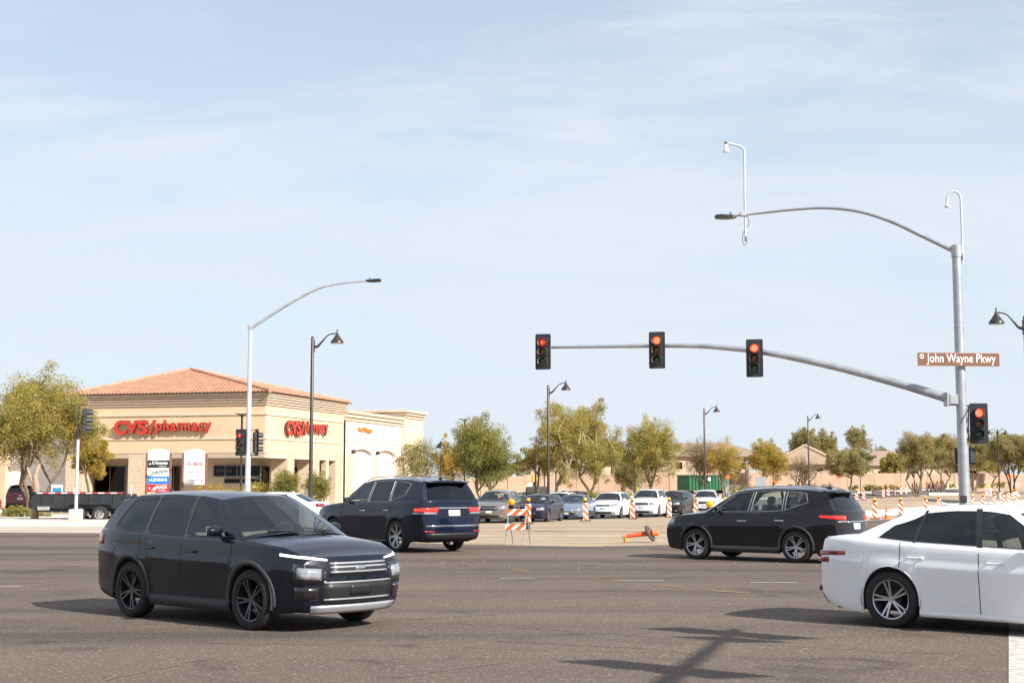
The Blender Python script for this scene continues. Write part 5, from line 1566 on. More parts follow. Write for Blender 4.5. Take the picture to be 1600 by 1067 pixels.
# stone pillars
def pillar_(x0, x1, y0, y1, par=bld):
    MB().cbox(x0, x1, y0, y1, .14, zs - .03, .02).build('stone_pillar', M_stone, par)
PW = lx(228) - lx(200)
pillar_(lx(200), lx(200) + PW, .02, PW); pillar_(lx(102), lx(102) + PW, .02, PW)
a = ly_(441); 
for p0 in (450, 490, 525):
    y0 = ly_(p0); pillar_(-1.35, -.02, y0 - .0, y0 + 1.2)
band('cream_column', -.5, -.06, ly_(511), ly_(511) + .5, .14, zs - .03, M_stucco_l)
# hip roof with barrel tiles
def tile_slope(nm, A, B_, apexL, apexR, material, par, pitch=.30, course=.42):
    """roof plane between eave A->B_ and ridge apexL->apexR, with rounded tiles running up the slope"""
    A, B_, P, Q = map(Vector, (A, B_, apexL, apexR))
    e = (B_ - A); Lw = e.length; e.normalize()
    nrm = e.cross(P - A).normalized()
    if nrm.z < 0: nrm = -nrm
    up = nrm.cross(e).normalized()
    if up.z < 0: up = -up
    H = (P - A).dot(up); pL = (P - A).dot(e); pR = (Q - A).dot(e)
    nc = max(1, int(H / course)); m = MB()
    for c in range(nc):
        h0, h1 = H * c / nc, H * (c + 1) / nc
        xl0, xr0 = pL * h0 / H, Lw + (pR - Lw) * h0 / H; xl1, xr1 = pL * h1 / H, Lw + (pR - Lw) * h1 / H
        n = max(2, int((xr0 - xl0) / pitch)) ; rows = [[], []]
        k0 = math.ceil(xl0 / pitch * 6); k1 = math.floor(xr0 / pitch * 6)
        for k in range(k0, k1 + 1):
            x = k * pitch / 6; w = .055 * abs(math.sin(math.pi * x / pitch)) ** .8
            xc = min(max(x, xl1), xr1)
            rows[0].append(A + e * x + up * h0 + nrm * (w + .045)); rows[1].append(A + e * xc + up * h1 + nrm * (w + .0))
        if len(rows[0]) > 1:
            m.grid(rows); m.grid([[p - nrm * .055 for p in rows[0]], rows[0]])
    o = m.build(nm, material, par, 50, fixn=False); o['kind'] = 'stuff'
    return o
ov = .55; ze = z_e + .02
ap = Vector((XL / 2 - 2.2, YB / 2, hz(577, 108.5)))
c00, c10, c11, c01 = Vector((XL - ov, -ov, ze)), Vector((ov, -ov, ze)), Vector((ov, YB + ov, ze)), Vector((XL - ov, YB + ov, ze))
roof = MB(); roof.add([c00, c10, c11, c01, ap], [(0, 1, 4), (1, 2, 4), (2, 3, 4), (3, 0, 4), (3, 2, 1, 0)]); ro = roof.build('roof', M_tile_d, bld)
tile_slope('roof_tiles', c00, c10, ap, ap, M_tile, ro); tile_slope('roof_tiles', c10, c11, ap, ap, M_tile, ro); tile_slope('roof_tiles', c01, c00, ap, ap, M_tile, ro); 
for q in (c00, c10, c11):
    n = 26; m = MB()
    for i in range(n):
        a, b = q.lerp(ap, i / n), q.lerp(ap, (i + .96) / n)
        m.tube([a + Vector((0, 0, .06)), b + Vector((0, 0, .11))], [.14, .11], 8)
    o = m.build('hip_tiles', M_tile, ro, 50); o['kind'] = 'stuff'
# sign letters, each a part
def sign_letters(spec, mapf, z_base, rot, normal_off, scale_x=1.0):
    """spec: list of (char, px0, px1, py_top, py_bottom)"""
    for ch, p0, p1, yt, yb_, bold in spec:
        me = text_mesh(ch, 1.0, .5, bold)
        x0, x1, y0, y1 = bounds(me); 
        X0, X1, Z0, Z1, D = mapf(p0, p1, yt, yb_)
        kx, ky = (X1 - X0) / (x1 - x0), (Z1 - Z0) / (y1 - y0)
        for v in me.vertices:
            v.co.x = (v.co.x - x0) * kx; v.co.y = (v.co.y - y0) * ky; v.co.z = v.co.z * .16
        me.materials.append(M_signred); me.materials.append(M_signside)
        for pl in me.polygons: pl.material_index = 0 if abs(pl.normal.z) > .5 else 1
        loc = (X0, -normal_off, Z0) if rot == 0 else (normal_off, X0, Z0)
        link('letter', me, bld, loc, (R(90), 0, 0 if rot == 0 else R(90)))
def mapL(p0, p1, yt, yb_):
    D = 101.8; return lx(p0, -.3), lx(p1, -.3), hz(yb_, D), hz(yt, D), D
def mapR(p0, p1, yt, yb_):
    a, b = ly_(p0, .3), ly_(p1, .3); D = 100 + .966 * (a + b) / 2; return a, b, hz(yb_, D), hz(yt, D), D
left = [('C', 176, 196, 656, 679, .045), ('V', 194.5, 213.5, 656.5, 678.5, .045), ('S', 212, 229.5, 656, 679, .045), ('/', 230, 241, 656, 678.5, .02)]
xx = [('p', 241.5, 252, 661.5, 678.5), ('h', 253.5, 262.5, 656.5, 673.5), ('a', 264, 273.5, 661, 674), ('r', 275, 281, 661, 673.5), ('m', 282, 296, 661, 673.5), ('a', 297.5, 307, 661, 674), ('c', 308, 316.5, 661, 674), ('y', 317, 334, 661, 678)]
left += [(a, b, c - (6 if a == 'y' else 0), d, e, .028) for a, b, c, d, e in xx]
sign_letters(left, mapL, 0, 0, .22)
k0, k1 = 448, 515
right = [(a, k0 + (b - 176) / 158 * (k1 - k0), k0 + (c - 176) / 158 * (k1 - k0) , d + 1 + (b - 176) * .012 , e + 1.5 + (b - 176) * .012, f) for a, b, c, d, e, f in left]
sign_letters(right, mapR, 0, 1, .22)

# ---- lower wing of the pharmacy to the left
wing = thing('shop_wing', 'pale stucco shop wing behind the big olive tree at far left', 'building', CORNER, ROT)
def wb(nm, x0, x1, y0, y1, a, b, m, c=.02): return MB().cbox(x0, x1, y0, y1, a, b, c).build(nm, m, wing)
XW = lx(-160)
zt = hz(672, 106)
wb('wall', XW, XL - .01, 3.0, 3.4, 0, zt, M_stucco_w); wb('side_wall', XL - .35, XL - .012, .8, 2.99, 0, zs, M_stucco)
wb('cornice', XW, XL - .01, 2.8, 3.5, zt, zt + .35, M_stucco_l); wb('roof_slab', XW, XL - .01, 3.5, 15, zt - .2, zt + .1, M_stucco)
wb('pilaster', lx(-20, 3), lx(14, 3), 2.6, 2.98, 0, hz(690, 106), M_stucco); wb('string_course', XW, lx(118, 3) - .8, 2.93, 2.99, hz(700, 106), hz(697, 106), M_cornice)

# ---- second store, white front
st = thing('white_store', 'white fronted store with beige tower and arched recesses right of the pharmacy', 'store', CORNER, ROT)
def sb(nm, x0, x1, y0, y1, a, b, m, c=.02, par=st): return MB().cbox(x0, x1, y0, y1, a, b, c).build(nm, m, par)
Y0 = YB + .37; xo = .15; Y1 = ly_(626, xo); Y2 = ly_(660, xo + .3)
Dm = 100 + .966 * (Y0 + Y1) / 2
D0, D1 = 100 + .966 * Y0, 100 + .966 * Y1
zt0 = hz(657.5, D0)
# front wall with two real arched openings, infilled by a recessed panel
def arch_wall():
    y_s = [Y0, Y1]; m = MB(); zsp = hz(712, Dm); segs = []
    arches = []
    for pc0, pc1 in ((551, 582), (590, 619)):
        arches.append((ly_(pc0, xo), ly_(pc1, xo)))
    ztop = zt0; n = 14; x = xo
    cur = Y0
    def quad(y0, y1, za0, za1, zb0, zb1): m.add([(x, y0, za0), (x, y1, za1), (x, y1, zb1), (x, y0, zb0)], [(0, 1, 2, 3)])
    for a, b in arches:
        quad(cur, a, 0, 0, ztop, ztop); cur = b
        c = (a + b) / 2; r = (b - a) / 2; rise = hz(706, Dm) - zsp
        prev = (a, zsp)
        for i in range(1, n + 1):
            th = math.pi * (1 - i / n); p = (c + r * math.cos(th), zsp + rise * 1.55 * math.sin(th))
            quad(prev[0], p[0], prev[1], p[1], ztop, ztop)
            m.add([(x, prev[0], prev[1]), (x, p[0], p[1]), (x - .35, p[0], p[1]), (x - .35, prev[0], prev[1])], [(0, 1, 2, 3)]); prev = p
        for yy in (a, b): m.add([(x, yy, 0), (x, yy, zsp), (x - .35, yy, zsp), (x - .35, yy, 0)], [(0, 1, 2, 3)])
        MB().box2(x - .36, x - .30, a - .05, b + .05, 0, zsp + rise * 1.6 + .1).build('arch_infill', M_arch, st)
    quad(cur, Y1, 0, 0, ztop, ztop)
    m.build('front_wall', M_stucco_w, st)
    MB().box2(x - .9, x - .5, Y0, Y1, 0, ztop).build('rear_wall', M_stucco_w, st)
    return arches
arches = arch_wall()
for a, b in ((Y0 + .05, arches[0][0]), (arches[0][1], arches[1][0]), (arches[1][1], Y1)):
    MB().cbox(xo + .003, xo + .12, a + .12, b - .12, 0, hz(712, Dm), .02).build('pier_panel', M_stucco, st)
for pc in (549, 587):
    y = ly_(pc, xo); z = hz(709, Dm); MB().cbox(xo + .05, xo + .32, y - .12, y + .12, z - .1, z + .22, .03).build('wall_lamp', M_bronze, st)
for i in range(3):
    a = zt0 + .28 * i; o = .1 + .12 * i; MB().cbox(xo - .8, xo + o, Y0 - .05, Y1 + (.0 if i < 3 else 0), a, a + .26, .03).build('cornice_course', M_cornice if i != 1 else M_stucco_l, st)
sb('string_course', xo, xo + .05, Y0, Y1 - .002, hz(693, Dm), hz(691.8, Dm), M_cornice, .01)
M_or = mat('orange_channel_letter', (.75, .20, .03), .4, 0, .05, 5)
me_y0, me_y1 = ly_(558, xo), ly_(579, xo)
def wall_text(s_, y0, y1, z0, z1, m, par):
    me = text_mesh(s_, 1, .5, .03); x0_, x1_, b0, b1 = bounds(me)
    for v in me.vertices: v.co.x = (v.co.x - x0_) * (y1 - y0) / (x1_ - x0_); v.co.y = (v.co.y - b0) * (z1 - z0) / (b1 - b0); v.co.z *= .12
    me.materials.append(m); link('lettering', me, par, (xo + .08, y0, z0), (R(90), 0, R(90)))
wall_text('Food Shoppe', me_y0, me_y1, hz(679, Dm), hz(669.5, Dm), M_or, st)
# tower at its right
zt1 = hz(655, D1 + 2)
sb('tower', -4.5, xo + .35, Y1 + .002, Y2, 0, zt1, M_stucco_l)
for i in range(3):
    o = .35 + .1 + .14 * i; sb('tower_cornice', -4.7, xo + o, Y1 - .05 - .1 * i, Y2 + .1 + .1 * i, zt1 + .24 * i + .002, zt1 + .24 * (i + 1), M_cornice if i % 2 else M_stucco_l)
sb('string_course', xo + .35, xo + .42, Y1, Y2, hz(695.6, D1), hz(694, D1), M_cornice, .01)
for k in range(3): sb('vent_hole', xo + .352, xo + .37, lerp(Y1, Y2, .33 + .18 * k) - .1, lerp(Y1, Y2, .33 + .18 * k) + .1, hz(665.5, D1), hz(663.8, D1), M_cornice, .002)
sb('rear_parapet', -12, -.9, Y1 + 1, Y1 + 1.3, 0, hz(648, D1), M_stucco_w)

# ---------------- builder direction signs (monument boards)
M_w_board = mat('white_sign_board', (.80, .80, .79), .5, 0, .03, 5)
M_bk = mat('black_sign_print', (.02, .02, .022), .5); M_bl = mat('blue_sign_print', (.012, .16, .60), .5); M_rd = mat('red_sign_print', (.62, .02, .03), .5); M_gy = mat('grey_sign_print', (.35, .36, .36), .5); M_dr = mat('maroon_sign_print', (.40, .12, .12), .5)
def builder_sign(label, px, D, w, top_py, bot_py, rows, rz):
    g = gp(px, D); t = thing('direction_sign', label, 'direction sign', g, rz, 'arched builder direction signs')
    z1 = hz(top_py, D) - g.z; z0 = hz(bot_py, D) - g.z; h = z1 - z0
    for s in (-1, 1): MB().cbox(s * (w / 2 + .05) - .06, s * (w / 2 + .05) + .06, -.05, .09, 0, z1 - .22, .01).build('post', M_brownpost, t)
    pl = [(-w / 2, z0), (w / 2, z0)] + [(w / 2 * math.cos(a), z1 - .24 + .24 * math.sin(a)) for a in np.linspace(0, math.pi, 15)]
    MB().prism(pl, .06, M=Matrix.Translation((0, -.03, 0))).build('board', M_w_board, t)
    usable = h - .62
    n = len(rows); rh = usable / n
    for i, (bg, fg, txt, sub_, bx) in enumerate(rows):
        zb_ = z0 + usable - (i + 1) * rh
        if bg: pan = MB().box2(-w / 2, w / 2, -.042, -.0305, zb_ + .008, zb_ + rh - .008).build('name_panel', bg, t)
        else: pan = t
        y = -.0445
        m = MB(); m.add([(-w / 2 + .09, y, zb_ + rh * .5), (-w / 2 + .14, y, zb_ + rh * .5 - .07), (-w / 2 + .19, y, zb_ + rh * .5), (-w / 2 + .14, y, zb_ + rh * .5 + .07)], [(0, 1, 2, 3)]); m.build('arrow', fg, t)
        hh = rh * (.42 if not sub_ else .42)
        put_text('lettering', txt, fg, t, (-w / 2 + bx, y, zb_ + rh * (.34 if not sub_ else .44)), height=hh, width=(w - bx - .10), extrude=.001, bold=.02, shear=.2 if 'Hov' in txt else 0)
        if sub_: put_text('lettering', sub_, fg, t, (-w / 2 + w * .52, y, zb_ + rh * .14), height=rh * .17, width=w * .34, extrude=.001, bold=.01)
        if sub_ == 'HOMES': MB().add([(-w / 2 + .24, y, zb_ + rh * .2), (-w / 2 + .50, y, zb_ + rh * .2), (-w / 2 + .46, y, zb_ + rh * .75)], [(0, 1, 2)]).build('emblem', fg, t)
    put_text('lettering', 'Maricopa', M_gy, t, (-w * .28, -.034, z1 - .50), height=.2, width=w * .62, extrude=.001, shear=.2)
    return t
builder_sign('arched white direction sign with black, blue and red name panels', 246, 80, 1.22, 701.5, 768.5,
    [(M_bk, M_white, 'K.Hovnanian', 'Homes', .24), (None, M_gy, 'FULTON', None, .26), (M_bl, M_white, 'LENNAR', None, .24), (M_rd, M_white, 'BEAZER', 'HOMES', .52)], R(3))
builder_sign('arched white direction sign with only thin lettering, right of the coloured one', 302.5, 81, 1.20, 702, 757,
    [(None, M_dr, 'RICHMOND', None, .24), (None, M_gy, 'Meritage', None, .26), (None, M_gy, 'Meritage', None, .26)], R(3))
# small blue and white sign board in front of the left wall
t = thing('sale_sign', 'small blue and white sign behind the black trailer', 'sign', gp(88, 84), 0)
g = gp(88, 84); z0, z1 = hz(770, 84) - g.z, hz(757, 84) - g.z
MB().prism([(-.33, z0), (.33, z0), (.33, z1), (-.33, z1)], .03).build('panel', M_white, t); MB().box2(-.27, .27, -.006, -.002, z0 + .05, z0 + .32).build('blue_print', mat('blue_print', (.03, .22, .42), .5), t)
for x in (-.28, .28): MB().box2(x - .03, x + .03, .032, .08, 0, z1).build('post', M_galv, t)

# ---------------- block wall, houses, container
def along(pts, n):
    out = []
    for i in range(n + 1):
        t = i / n * (len(pts) - 1); k = min(int(t), len(pts) - 2); out.append(Vector(pts[k]).lerp(Vector(pts[k + 1]), t - k))
    return out
def block_wall_material():
    m = bpy.data.materials.new('tan_block_wall'); m.use_nodes = True; nt = m.node_tree; b = nt.nodes['Principled BSDF']
    t = nt.nodes.new('ShaderNodeTexCoord'); n = nt.nodes.new('ShaderNodeTexNoise'); nt.links.new(t.outputs['Object'], n.inputs['Vector']); n.inputs['Scale'].default_value = .6; n.inputs['Detail'].default_value = 8
    c = ramp_node(nt, n.outputs[0], [(.3, (.33, .225, .155)), (.7, (.43, .30, .215))]); nt.links.new(c, b.inputs['Base Color']); b.inputs['Roughness'].default_value = .9
    br_ = nt.nodes.new('ShaderNodeTexBrick'); q = nt.nodes.new('ShaderNodeMapping'); q.inputs['Rotation'].default_value = (R(90), 0, 0); nt.links.new(t.outputs['Object'], q.inputs[0]); nt.links.new(q.outputs[0], br_.inputs['Vector'])
    br_.inputs['Scale'].default_value = 1; br_.inputs['Brick Width'].default_value = .4; br_.inputs['Row Height'].default_value = .2; br_.inputs['Mortar Size'].default_value = .012
    bp = nt.nodes.new('ShaderNodeBump'); bp.inputs['Distance'].default_value = .01; nt.links.new(br_.outputs['Fac'], bp.inputs['Height']); bp.invert = True; nt.links.new(bp.outputs[0], b.inputs['Normal'])
    return m
M_block = block_wall_material()
def block_wall(label, pts, h):
    t = thing('block_wall', label, 'wall', (0, 0, 0))
    P = along([(p.x, p.y, p.z) for p in pts], int(len(pts) * 2))
    for i in range(0, len(P) - 1):
        a, b = P[i], P[i + 1]; d = (b - a); L = Vector((d.x, d.y, 0)).length; an = math.atan2(d.y, d.x); zt = max(a.z, b.z) + h
        M = Matrix.Translation((a.x, a.y, 0)) @ Matrix.Rotation(an, 4, 'Z')
        MB().box2(0.21, L - .21, -.10, .10, min(a.z, b.z) - .3, zt, M=M).build('panel', M_block, t)
        MB().cbox(-.2, .2, -.14, .14, a.z - .3, zt + .06, .02, M=M).cbox(-.22, .22, -.17, .17, zt + .062, zt + .12, .02, M=M).build('pilaster', M_block, t)
        MB().box2(.21, L - .21, -.13, .13, zt + .002, zt + .07, M=M).build('cap_course', M_cornice, t)
block_wall('long tan block wall behind the container and roadside trees at right', [gp(px, D) for px, D in ((1205, 182), (1300, 186), (1400, 190), (1500, 195), (1600, 205), (1720, 215))], 1.85)
block_wall('shaded brown block wall between the olive trees and the green container', [gp(px, D) for px, D in ((868, 172), (960, 174), (1060, 176), (1205, 182))], 2.0)
block_wall('short grey brown wall left of the tree row', [gp(px, D) for px, D in ((690, 150), (745, 152), (800, 156), (868, 172))], 2.1)

def house(label, px, D, w, d, wall_h, ridge, rz, wallm, roofm, gable=False, wins=2):
    t = thing('house', label, 'house', gp(px, D), rz)
    MB().box2(-w / 2, w / 2, -d / 2, d / 2, 0, wall_h).build('wall', wallm, t)
    o = .6; a = [Vector((-w / 2 - o, -d / 2 - o, wall_h)), Vector((w / 2 + o, -d / 2 - o, wall_h)), Vector((w / 2 + o, d / 2 + o, wall_h)), Vector((-w / 2 - o, d / 2 + o, wall_h))]
    k = 0 if gable else min(w, d) * .45
    if gable:   # ridge runs front to back: gable faces us
        r0, r1 = Vector((0, -d / 2 - o, ridge)), Vector((0, d / 2 + o, ridge))
        MB().add([a[0], a[1], r0], [(0, 1, 2)]).build('gable_wall', wallm, t); MB().add([a[3], a[2], r1], [(1, 0, 2)]).build('gable_wall', wallm, t)
        rm_ = MB(); 
        for A_, B_ in ((a[3], a[0]), (a[1], a[2])): pass
        rf = MB().add([a[0], r0, r1, a[3]], [(0, 1, 2, 3)]).add([a[1], a[2], r1, r0], [(0, 1, 2, 3)]).build('roof', roofm, t)
        tile_slope('roof_tiles', a[3], a[0], r1, r0, roofm, rf, .6, .8); tile_slope('roof_tiles', a[1], a[2], r0, r1, roofm, rf, .6, .8)
        for s in (-1, 1):
            e0 = Vector((s * (w / 2 + o), -d / 2 - o - .03, wall_h)); MB().tube([e0, r0 + Vector((0, -.03, 0))], .12, 5).build('barge_board', M_stucco_l, t)
    else:
        r0, r1 = Vector((-w / 2 + k, 0, ridge)), Vector((w / 2 - k, 0, ridge))
        rf = MB().add(a + [r0, r1], [(0, 1, 5, 4), (1, 2, 5), (2, 3, 4, 5), (3, 0, 4)]).build('roof', roofm, t)
        tile_slope('roof_tiles', a[0], a[1], r0, r1, roofm, rf, .6, .8); tile_slope('roof_tiles', a[1], a[2], r1, r1, roofm, rf, .6, .8); tile_slope('roof_tiles', a[3], a[0], r0, r0, roofm, rf, .6, .8)
    for i in range(wins):
        x = (-w / 2) + w * (i + .7) / (wins + .4)
        wz = wall_h - 1.9
        f = MB().box2(x - .6, x + .6, -d / 2 - .04, -d / 2 + .02, wz, wz + 1.2).build('window', M_stucco_l, t)
        MB().box2(x - .5, x + .5, -d / 2 - .05, -d / 2 - .042, wz + .1, wz + 1.1).build('pane', M_shopglass, f)
    return t
house('cream house with brown roof behind the thin trees and container', 1100, 215, 16, 10, 4.4, 6.6, R(4), M_house, M_house_roof, False, 3)
house('tan gabled house with pink roof edge beyond the block wall', 1262, 205, 9.5, 10, 3.2, 5.9, R(-14), M_house, M_house_roof, True, 1)
house('low tan house roof behind the multi trunk tree at right', 1385, 228, 13, 10, 3.2, 5.6, R(6), M_house, M_house_roof, False, 2)
house('pale two storey house glimpsed behind the big olive tree', 880, 190, 8, 8, 4.4, 6.0, R(-5), M_house, M_house_roof, False, 2)
house('small tan house with tiled roof left of the spreading olive tree', 975, 205, 11, 9, 3.4, 5.4, R(8), M_house, M_house_roof, False, 1)
house('tan house mostly hidden by the trees near the mast pole', 1480, 235, 14, 10, 3.4, 5.4, R(-3), M_house, M_house_roof, False, 2)

# green roll-off container
g = gp(1099, 168); t = thing('waste_container', 'dark green ribbed waste container on the dirt', 'container', g, R(28))
M_gr = mat('container_green', (.012, .11, .045), .5, .1, .15, 1.5)
MB().box2(-2.9, 2.9, -1.15, 1.15, .35, 2.0).build('body', M_gr, t)
for i in range(13):
    x = -2.8 + i * 5.6 / 12; MB().cbox(x - .06, x + .06, -1.25, -1.152, .3, 2.0, .02).build('rib', M_gr, t)
for i in range(6):
    y = -1.0 + i * 2.0 / 5; MB().cbox(2.902, 3.0, y - .05, y + .05, .3, 2.0, .02).build('rib', M_gr, t)
MB().cbox(-3.0, 3.0, -1.28, 1.28, 2.002, 2.12, .02).build('top_rail', M_gr, t)
MB().box2(-.3, .15, -1.27, -1.26, 1.45, 1.85).build('label', M_white, t)
for x in (-2.3, 2.3): MB().tube([(x, -1.2, .17), (x, 1.2, .17)], .17, 10).build('roller', M_black, t)
# shed
g = gp(1181, 193); t = thing('shed', 'small yellow shed with grey gabled roof over the wall', 'shed', g, R(12))
hh = hz(739, 193) - g.z
MB().box2(-1.1, 1.1, -.9, .9, 0, hh).build('wall', mat('yellow_shed_board', (.48, .33, .14), .8, 0, .1, 2), t)
MB().add([(-1.3, -1.1, hh - .02), (1.3, -1.1, hh - .02), (1.1, 0, hh + .75), (-1.1, 0, hh + .75), (-1.3, 1.1, hh - .02), (1.3, 1.1, hh - .02)], [(0, 1, 2, 3), (3, 2, 5, 4), (0, 3, 4), (1, 5, 2)]).build('roof', mat('grey_shed_roof', (.30, .31, .29), .7), t)
# grey utility box right of the container
t = thing('utility_cabinet', 'pale grey utility cabinet right of the green container', 'cabinet', gp(1142, 160))
MB().cbox(-.9, .9, -.5, .5, 0, 1.1, .03).build('cabinet', M_grey, t); MB().cbox(-.98, .98, -.58, .58, 1.102, 1.2, .02).build('lid', M_grey, t)

# grading tractor on the dirt bank
g = gp(846, 138); t = thing('tractor', 'grey loader tractor with canopy parked on the dirt bank', 'tractor', g, R(0))
M_mg = mat('machine_grey', (.40, .37, .33), .6, .1, .15, 3); M_md = mat('machine_dark', (.06, .055, .05), .7, 0, .2, 3)
MB().cbox(.2, 2.6, -.9, .9, .75, 1.25, .06).build('hood', M_mg, t)
MB().cbox(-1.5, .6, -1.0, 1.0, .45, 1.5, .1).build('chassis', M_md, t)
MB().prism([(-2.7, .15), (-1.6, .1), (-1.5, 1.0), (-2.2, .9)], 2.3, M=Matrix.Translation((0, -1.15, 0))).build('bucket', M_md, t)
for x, y in ((.3, -.8), (.3, .8), (1.4, -.8), (1.4, .8)): MB().tube([(x, y, 1.2), (x, y, 2.9)], .05, 6).build('canopy_post', M_md, t)
MB().cbox(.1, 1.6, -1, 1, 2.9, 3.02, .03).build('canopy', M_brownpost, t)
MB().cbox(-.9, -.1, -.5, .5, 1.9, 2.7, .08).build('air_box', mat('machine_yellow', (.75, .48, .14), .6), t)
MB().cbox(-.8, -.5, -.1, .1, 1.5, 1.9, .02).build('pillar', M_md, t)
MB().prism([(-1.6, 1.5), (-.9, 1.5), (-1.1, 1.9)], 1.2, M=Matrix.Translation((0, -.6, 0))).build('front_fender', M_white, t)
for x, r in ((-1.0, .5), (2.1, .55)):
    for y in (-1.15, 1.15):
        wo = MB().tube([(x, y - .2, r), (x, y + .2, r)], r, 20).build('wheel', M_rubber, t, 40); MB().tube([(x, y - .22, r), (x, y + .22, r)], r * .45, 14).build('rim', mat('dusty_rim', (.45, .25, .15), .7), wo, 40)
# worker
def worker(loc, rz):
    t = thing('person', 'worker in lime high visibility vest standing by the post lamp', 'person', loc, rz)
    me = bpy.data.meshes.new('body'); J = [(0, 0, .95), (0, 0, 1.15), (0, 0, 1.42), (0, 0, 1.55), (0, -.01, 1.70), (.10, 0, .90), (.12, 0, .50), (.12, .02, .08), (.12, -.12, .04), (-.10, 0, .90), (-.13, -.04, .5), (-.14, .02, .08), (-.14, -.12, .04), (.20, 0, 1.40), (.27, .03, 1.13), (.26, -.10, .90), (-.20, 0, 1.40), (-.27, .03, 1.13), (-.22, -.14, .95)]
    E = [(0, 1), (1, 2), (2, 3), (3, 4), (0, 5), (5, 6), (6, 7), (7, 8), (0, 9), (9, 10), (10, 11), (11, 12), (2, 13), (13, 14), (14, 15), (2, 16), (16, 17), (17, 18)]
    rad = [.14, .14, .15, .055, .10, .10, .07, .05, .04, .10, .07, .05, .04, .065, .045, .035, .065, .045, .035]
    me.from_pydata(J, E, []); o = link('body', me, t); md = o.modifiers.new('skin', 'SKIN'); 
    for i, r_ in enumerate(rad): me.skin_vertices[0].data[i].radius = (r_, r_ * .85)
    me.skin_vertices[0].data[0].use_root = True
    o.modifiers.new('sub', 'SUBSURF').levels = 2; o.modifiers['sub'].render_levels = 2
    me.materials.append(mat('dark_work_clothes', (.06, .07, .12), .9))
    MB().lathe([(.16, .92), (.185, 1.0), (.175, 1.2), (.20, 1.38), (.15, 1.47), (.07, 1.50)], 16, M=Matrix.Diagonal((1.1, .85, 1, 1))).build('vest', mat('lime_vest', (.55, .80, .05), .7), t, 60)
    MB().lathe([(.17, 1.70), (.12, 1.72), (.115, 1.78), (.07, 1.84), (0, 1.85)], 14).build('hard_hat', M_white, t, 60)
worker(gp(995, 138), R(20))
# ================================================================== TREES AND SHRUBS
def leaf_mat(name, c1, c2, c3):
    m = bpy.data.materials.new(name); m.use_nodes = True; nt = m.node_tree; L = nt.links; nt.nodes.clear()
    o = nt.nodes.new('ShaderNodeOutputMaterial'); g = nt.nodes.new('ShaderNodeNewGeometry')
    c = ramp_node(nt, g.outputs['Random Per Island'], [(0, c1), (.5, c2), (1, c3)])
    t = nt.nodes.new('ShaderNodeTexCoord'); n = nt.nodes.new('ShaderNodeTexNoise'); n.inputs['Scale'].default_value = .9; n.inputs['Detail'].default_value = 3; L.new(t.outputs['Object'], n.inputs['Vector'])
    r = ramp_node(nt, n.outputs[0], [(.35, (.78, .86, .8)), (.65, (1.2, 1.1, 1.0))])
    mx = nt.nodes.new('ShaderNodeMix'); mx.data_type = 'RGBA'; mx.blend_type = 'MULTIPLY'; mx.inputs[0].default_value = 1; L.new(c, mx.inputs[6]); L.new(r, mx.inputs[7])
    d = nt.nodes.new('ShaderNodeBsdfDiffuse'); tr = nt.nodes.new('ShaderNodeBsdfTranslucent'); s = nt.nodes.new('ShaderNodeMixShader'); s.inputs[0].default_value = .55
    L.new(mx.outputs[2], d.inputs[0]); L.new(mx.outputs[2], tr.inputs[0]); L.new(d.outputs[0], s.inputs[1]); L.new(tr.outputs[0], s.inputs[2]); L.new(s.outputs[0], o.inputs[0])
    return m
LF_OLIVE = leaf_mat('olive_leaves', (.29, .255, .075), (.42, .36, .115), (.55, .46, .17))
LF_GOLD = leaf_mat('golden_olive_leaves', (.34, .26, .065), (.47, .36, .10), (.60, .46, .14))
LF_GREEN = leaf_mat('fresh_green_leaves', (.22, .225, .065), (.32, .31, .10), (.43, .40, .14))
LF_GREY = leaf_mat('grey_green_leaves', (.26, .235, .105), (.36, .32, .145), (.46, .40, .19))
LF_BROWN = leaf_mat('dry_tan_twigs', (.20, .13, .07), (.27, .19, .105), (.34, .25, .14))
M_bark = mat('tree_bark', (.17, .12, .08), .9, 0, .25, 5, bump=.5, bscale=20)
M_bark_l = mat('pale_tree_bark', (.36, .27, .18), .9, 0, .2, 5, bump=.4, bscale=20)
M_bark_g = mat('green_brown_bark', (.15, .13, .07), .9, 0, .2, 5)

def leaf_mesh(centres, radii, n, ls, rng, aspect=.5, droop=0.0, flat=1.0):
    centres = np.array(centres); radii = np.array(radii)
    w = radii ** 2; idx = rng.choice(len(centres), n, p=w / w.sum())
    off = rng.normal(size=(n, 3)); off /= np.maximum(np.linalg.norm(off, axis=1, keepdims=True), 1e-6)
    off *= (rng.random((n, 1)) ** .55); off[:, 2] *= flat
    p = centres[idx] + off * radii[idx][:, None]
    a = rng.normal(size=(n, 3)); a[:, 2] -= droop * 2; a /= np.linalg.norm(a, axis=1, keepdims=True)
    b = np.cross(a, rng.normal(size=(n, 3))); b /= np.linalg.norm(b, axis=1, keepdims=True)
    s = ls * (0.6 + .8 * rng.random((n, 1)))
    v = np.stack([p - a * s, p + b * s * aspect, p + a * s, p - b * s * aspect], 1).reshape(-1, 3)
    me = bpy.data.meshes.new('crown')
    me.vertices.add(4 * n); me.vertices.foreach_set('co', v.astype(np.float32).ravel())
    me.loops.add(4 * n); me.loops.foreach_set('vertex_index', np.arange(4 * n, dtype=np.int32))
    me.polygons.add(n); me.polygons.foreach_set('loop_start', np.arange(0, 4 * n, 4, dtype=np.int32))
    me.update(calc_edges=True)
    return me

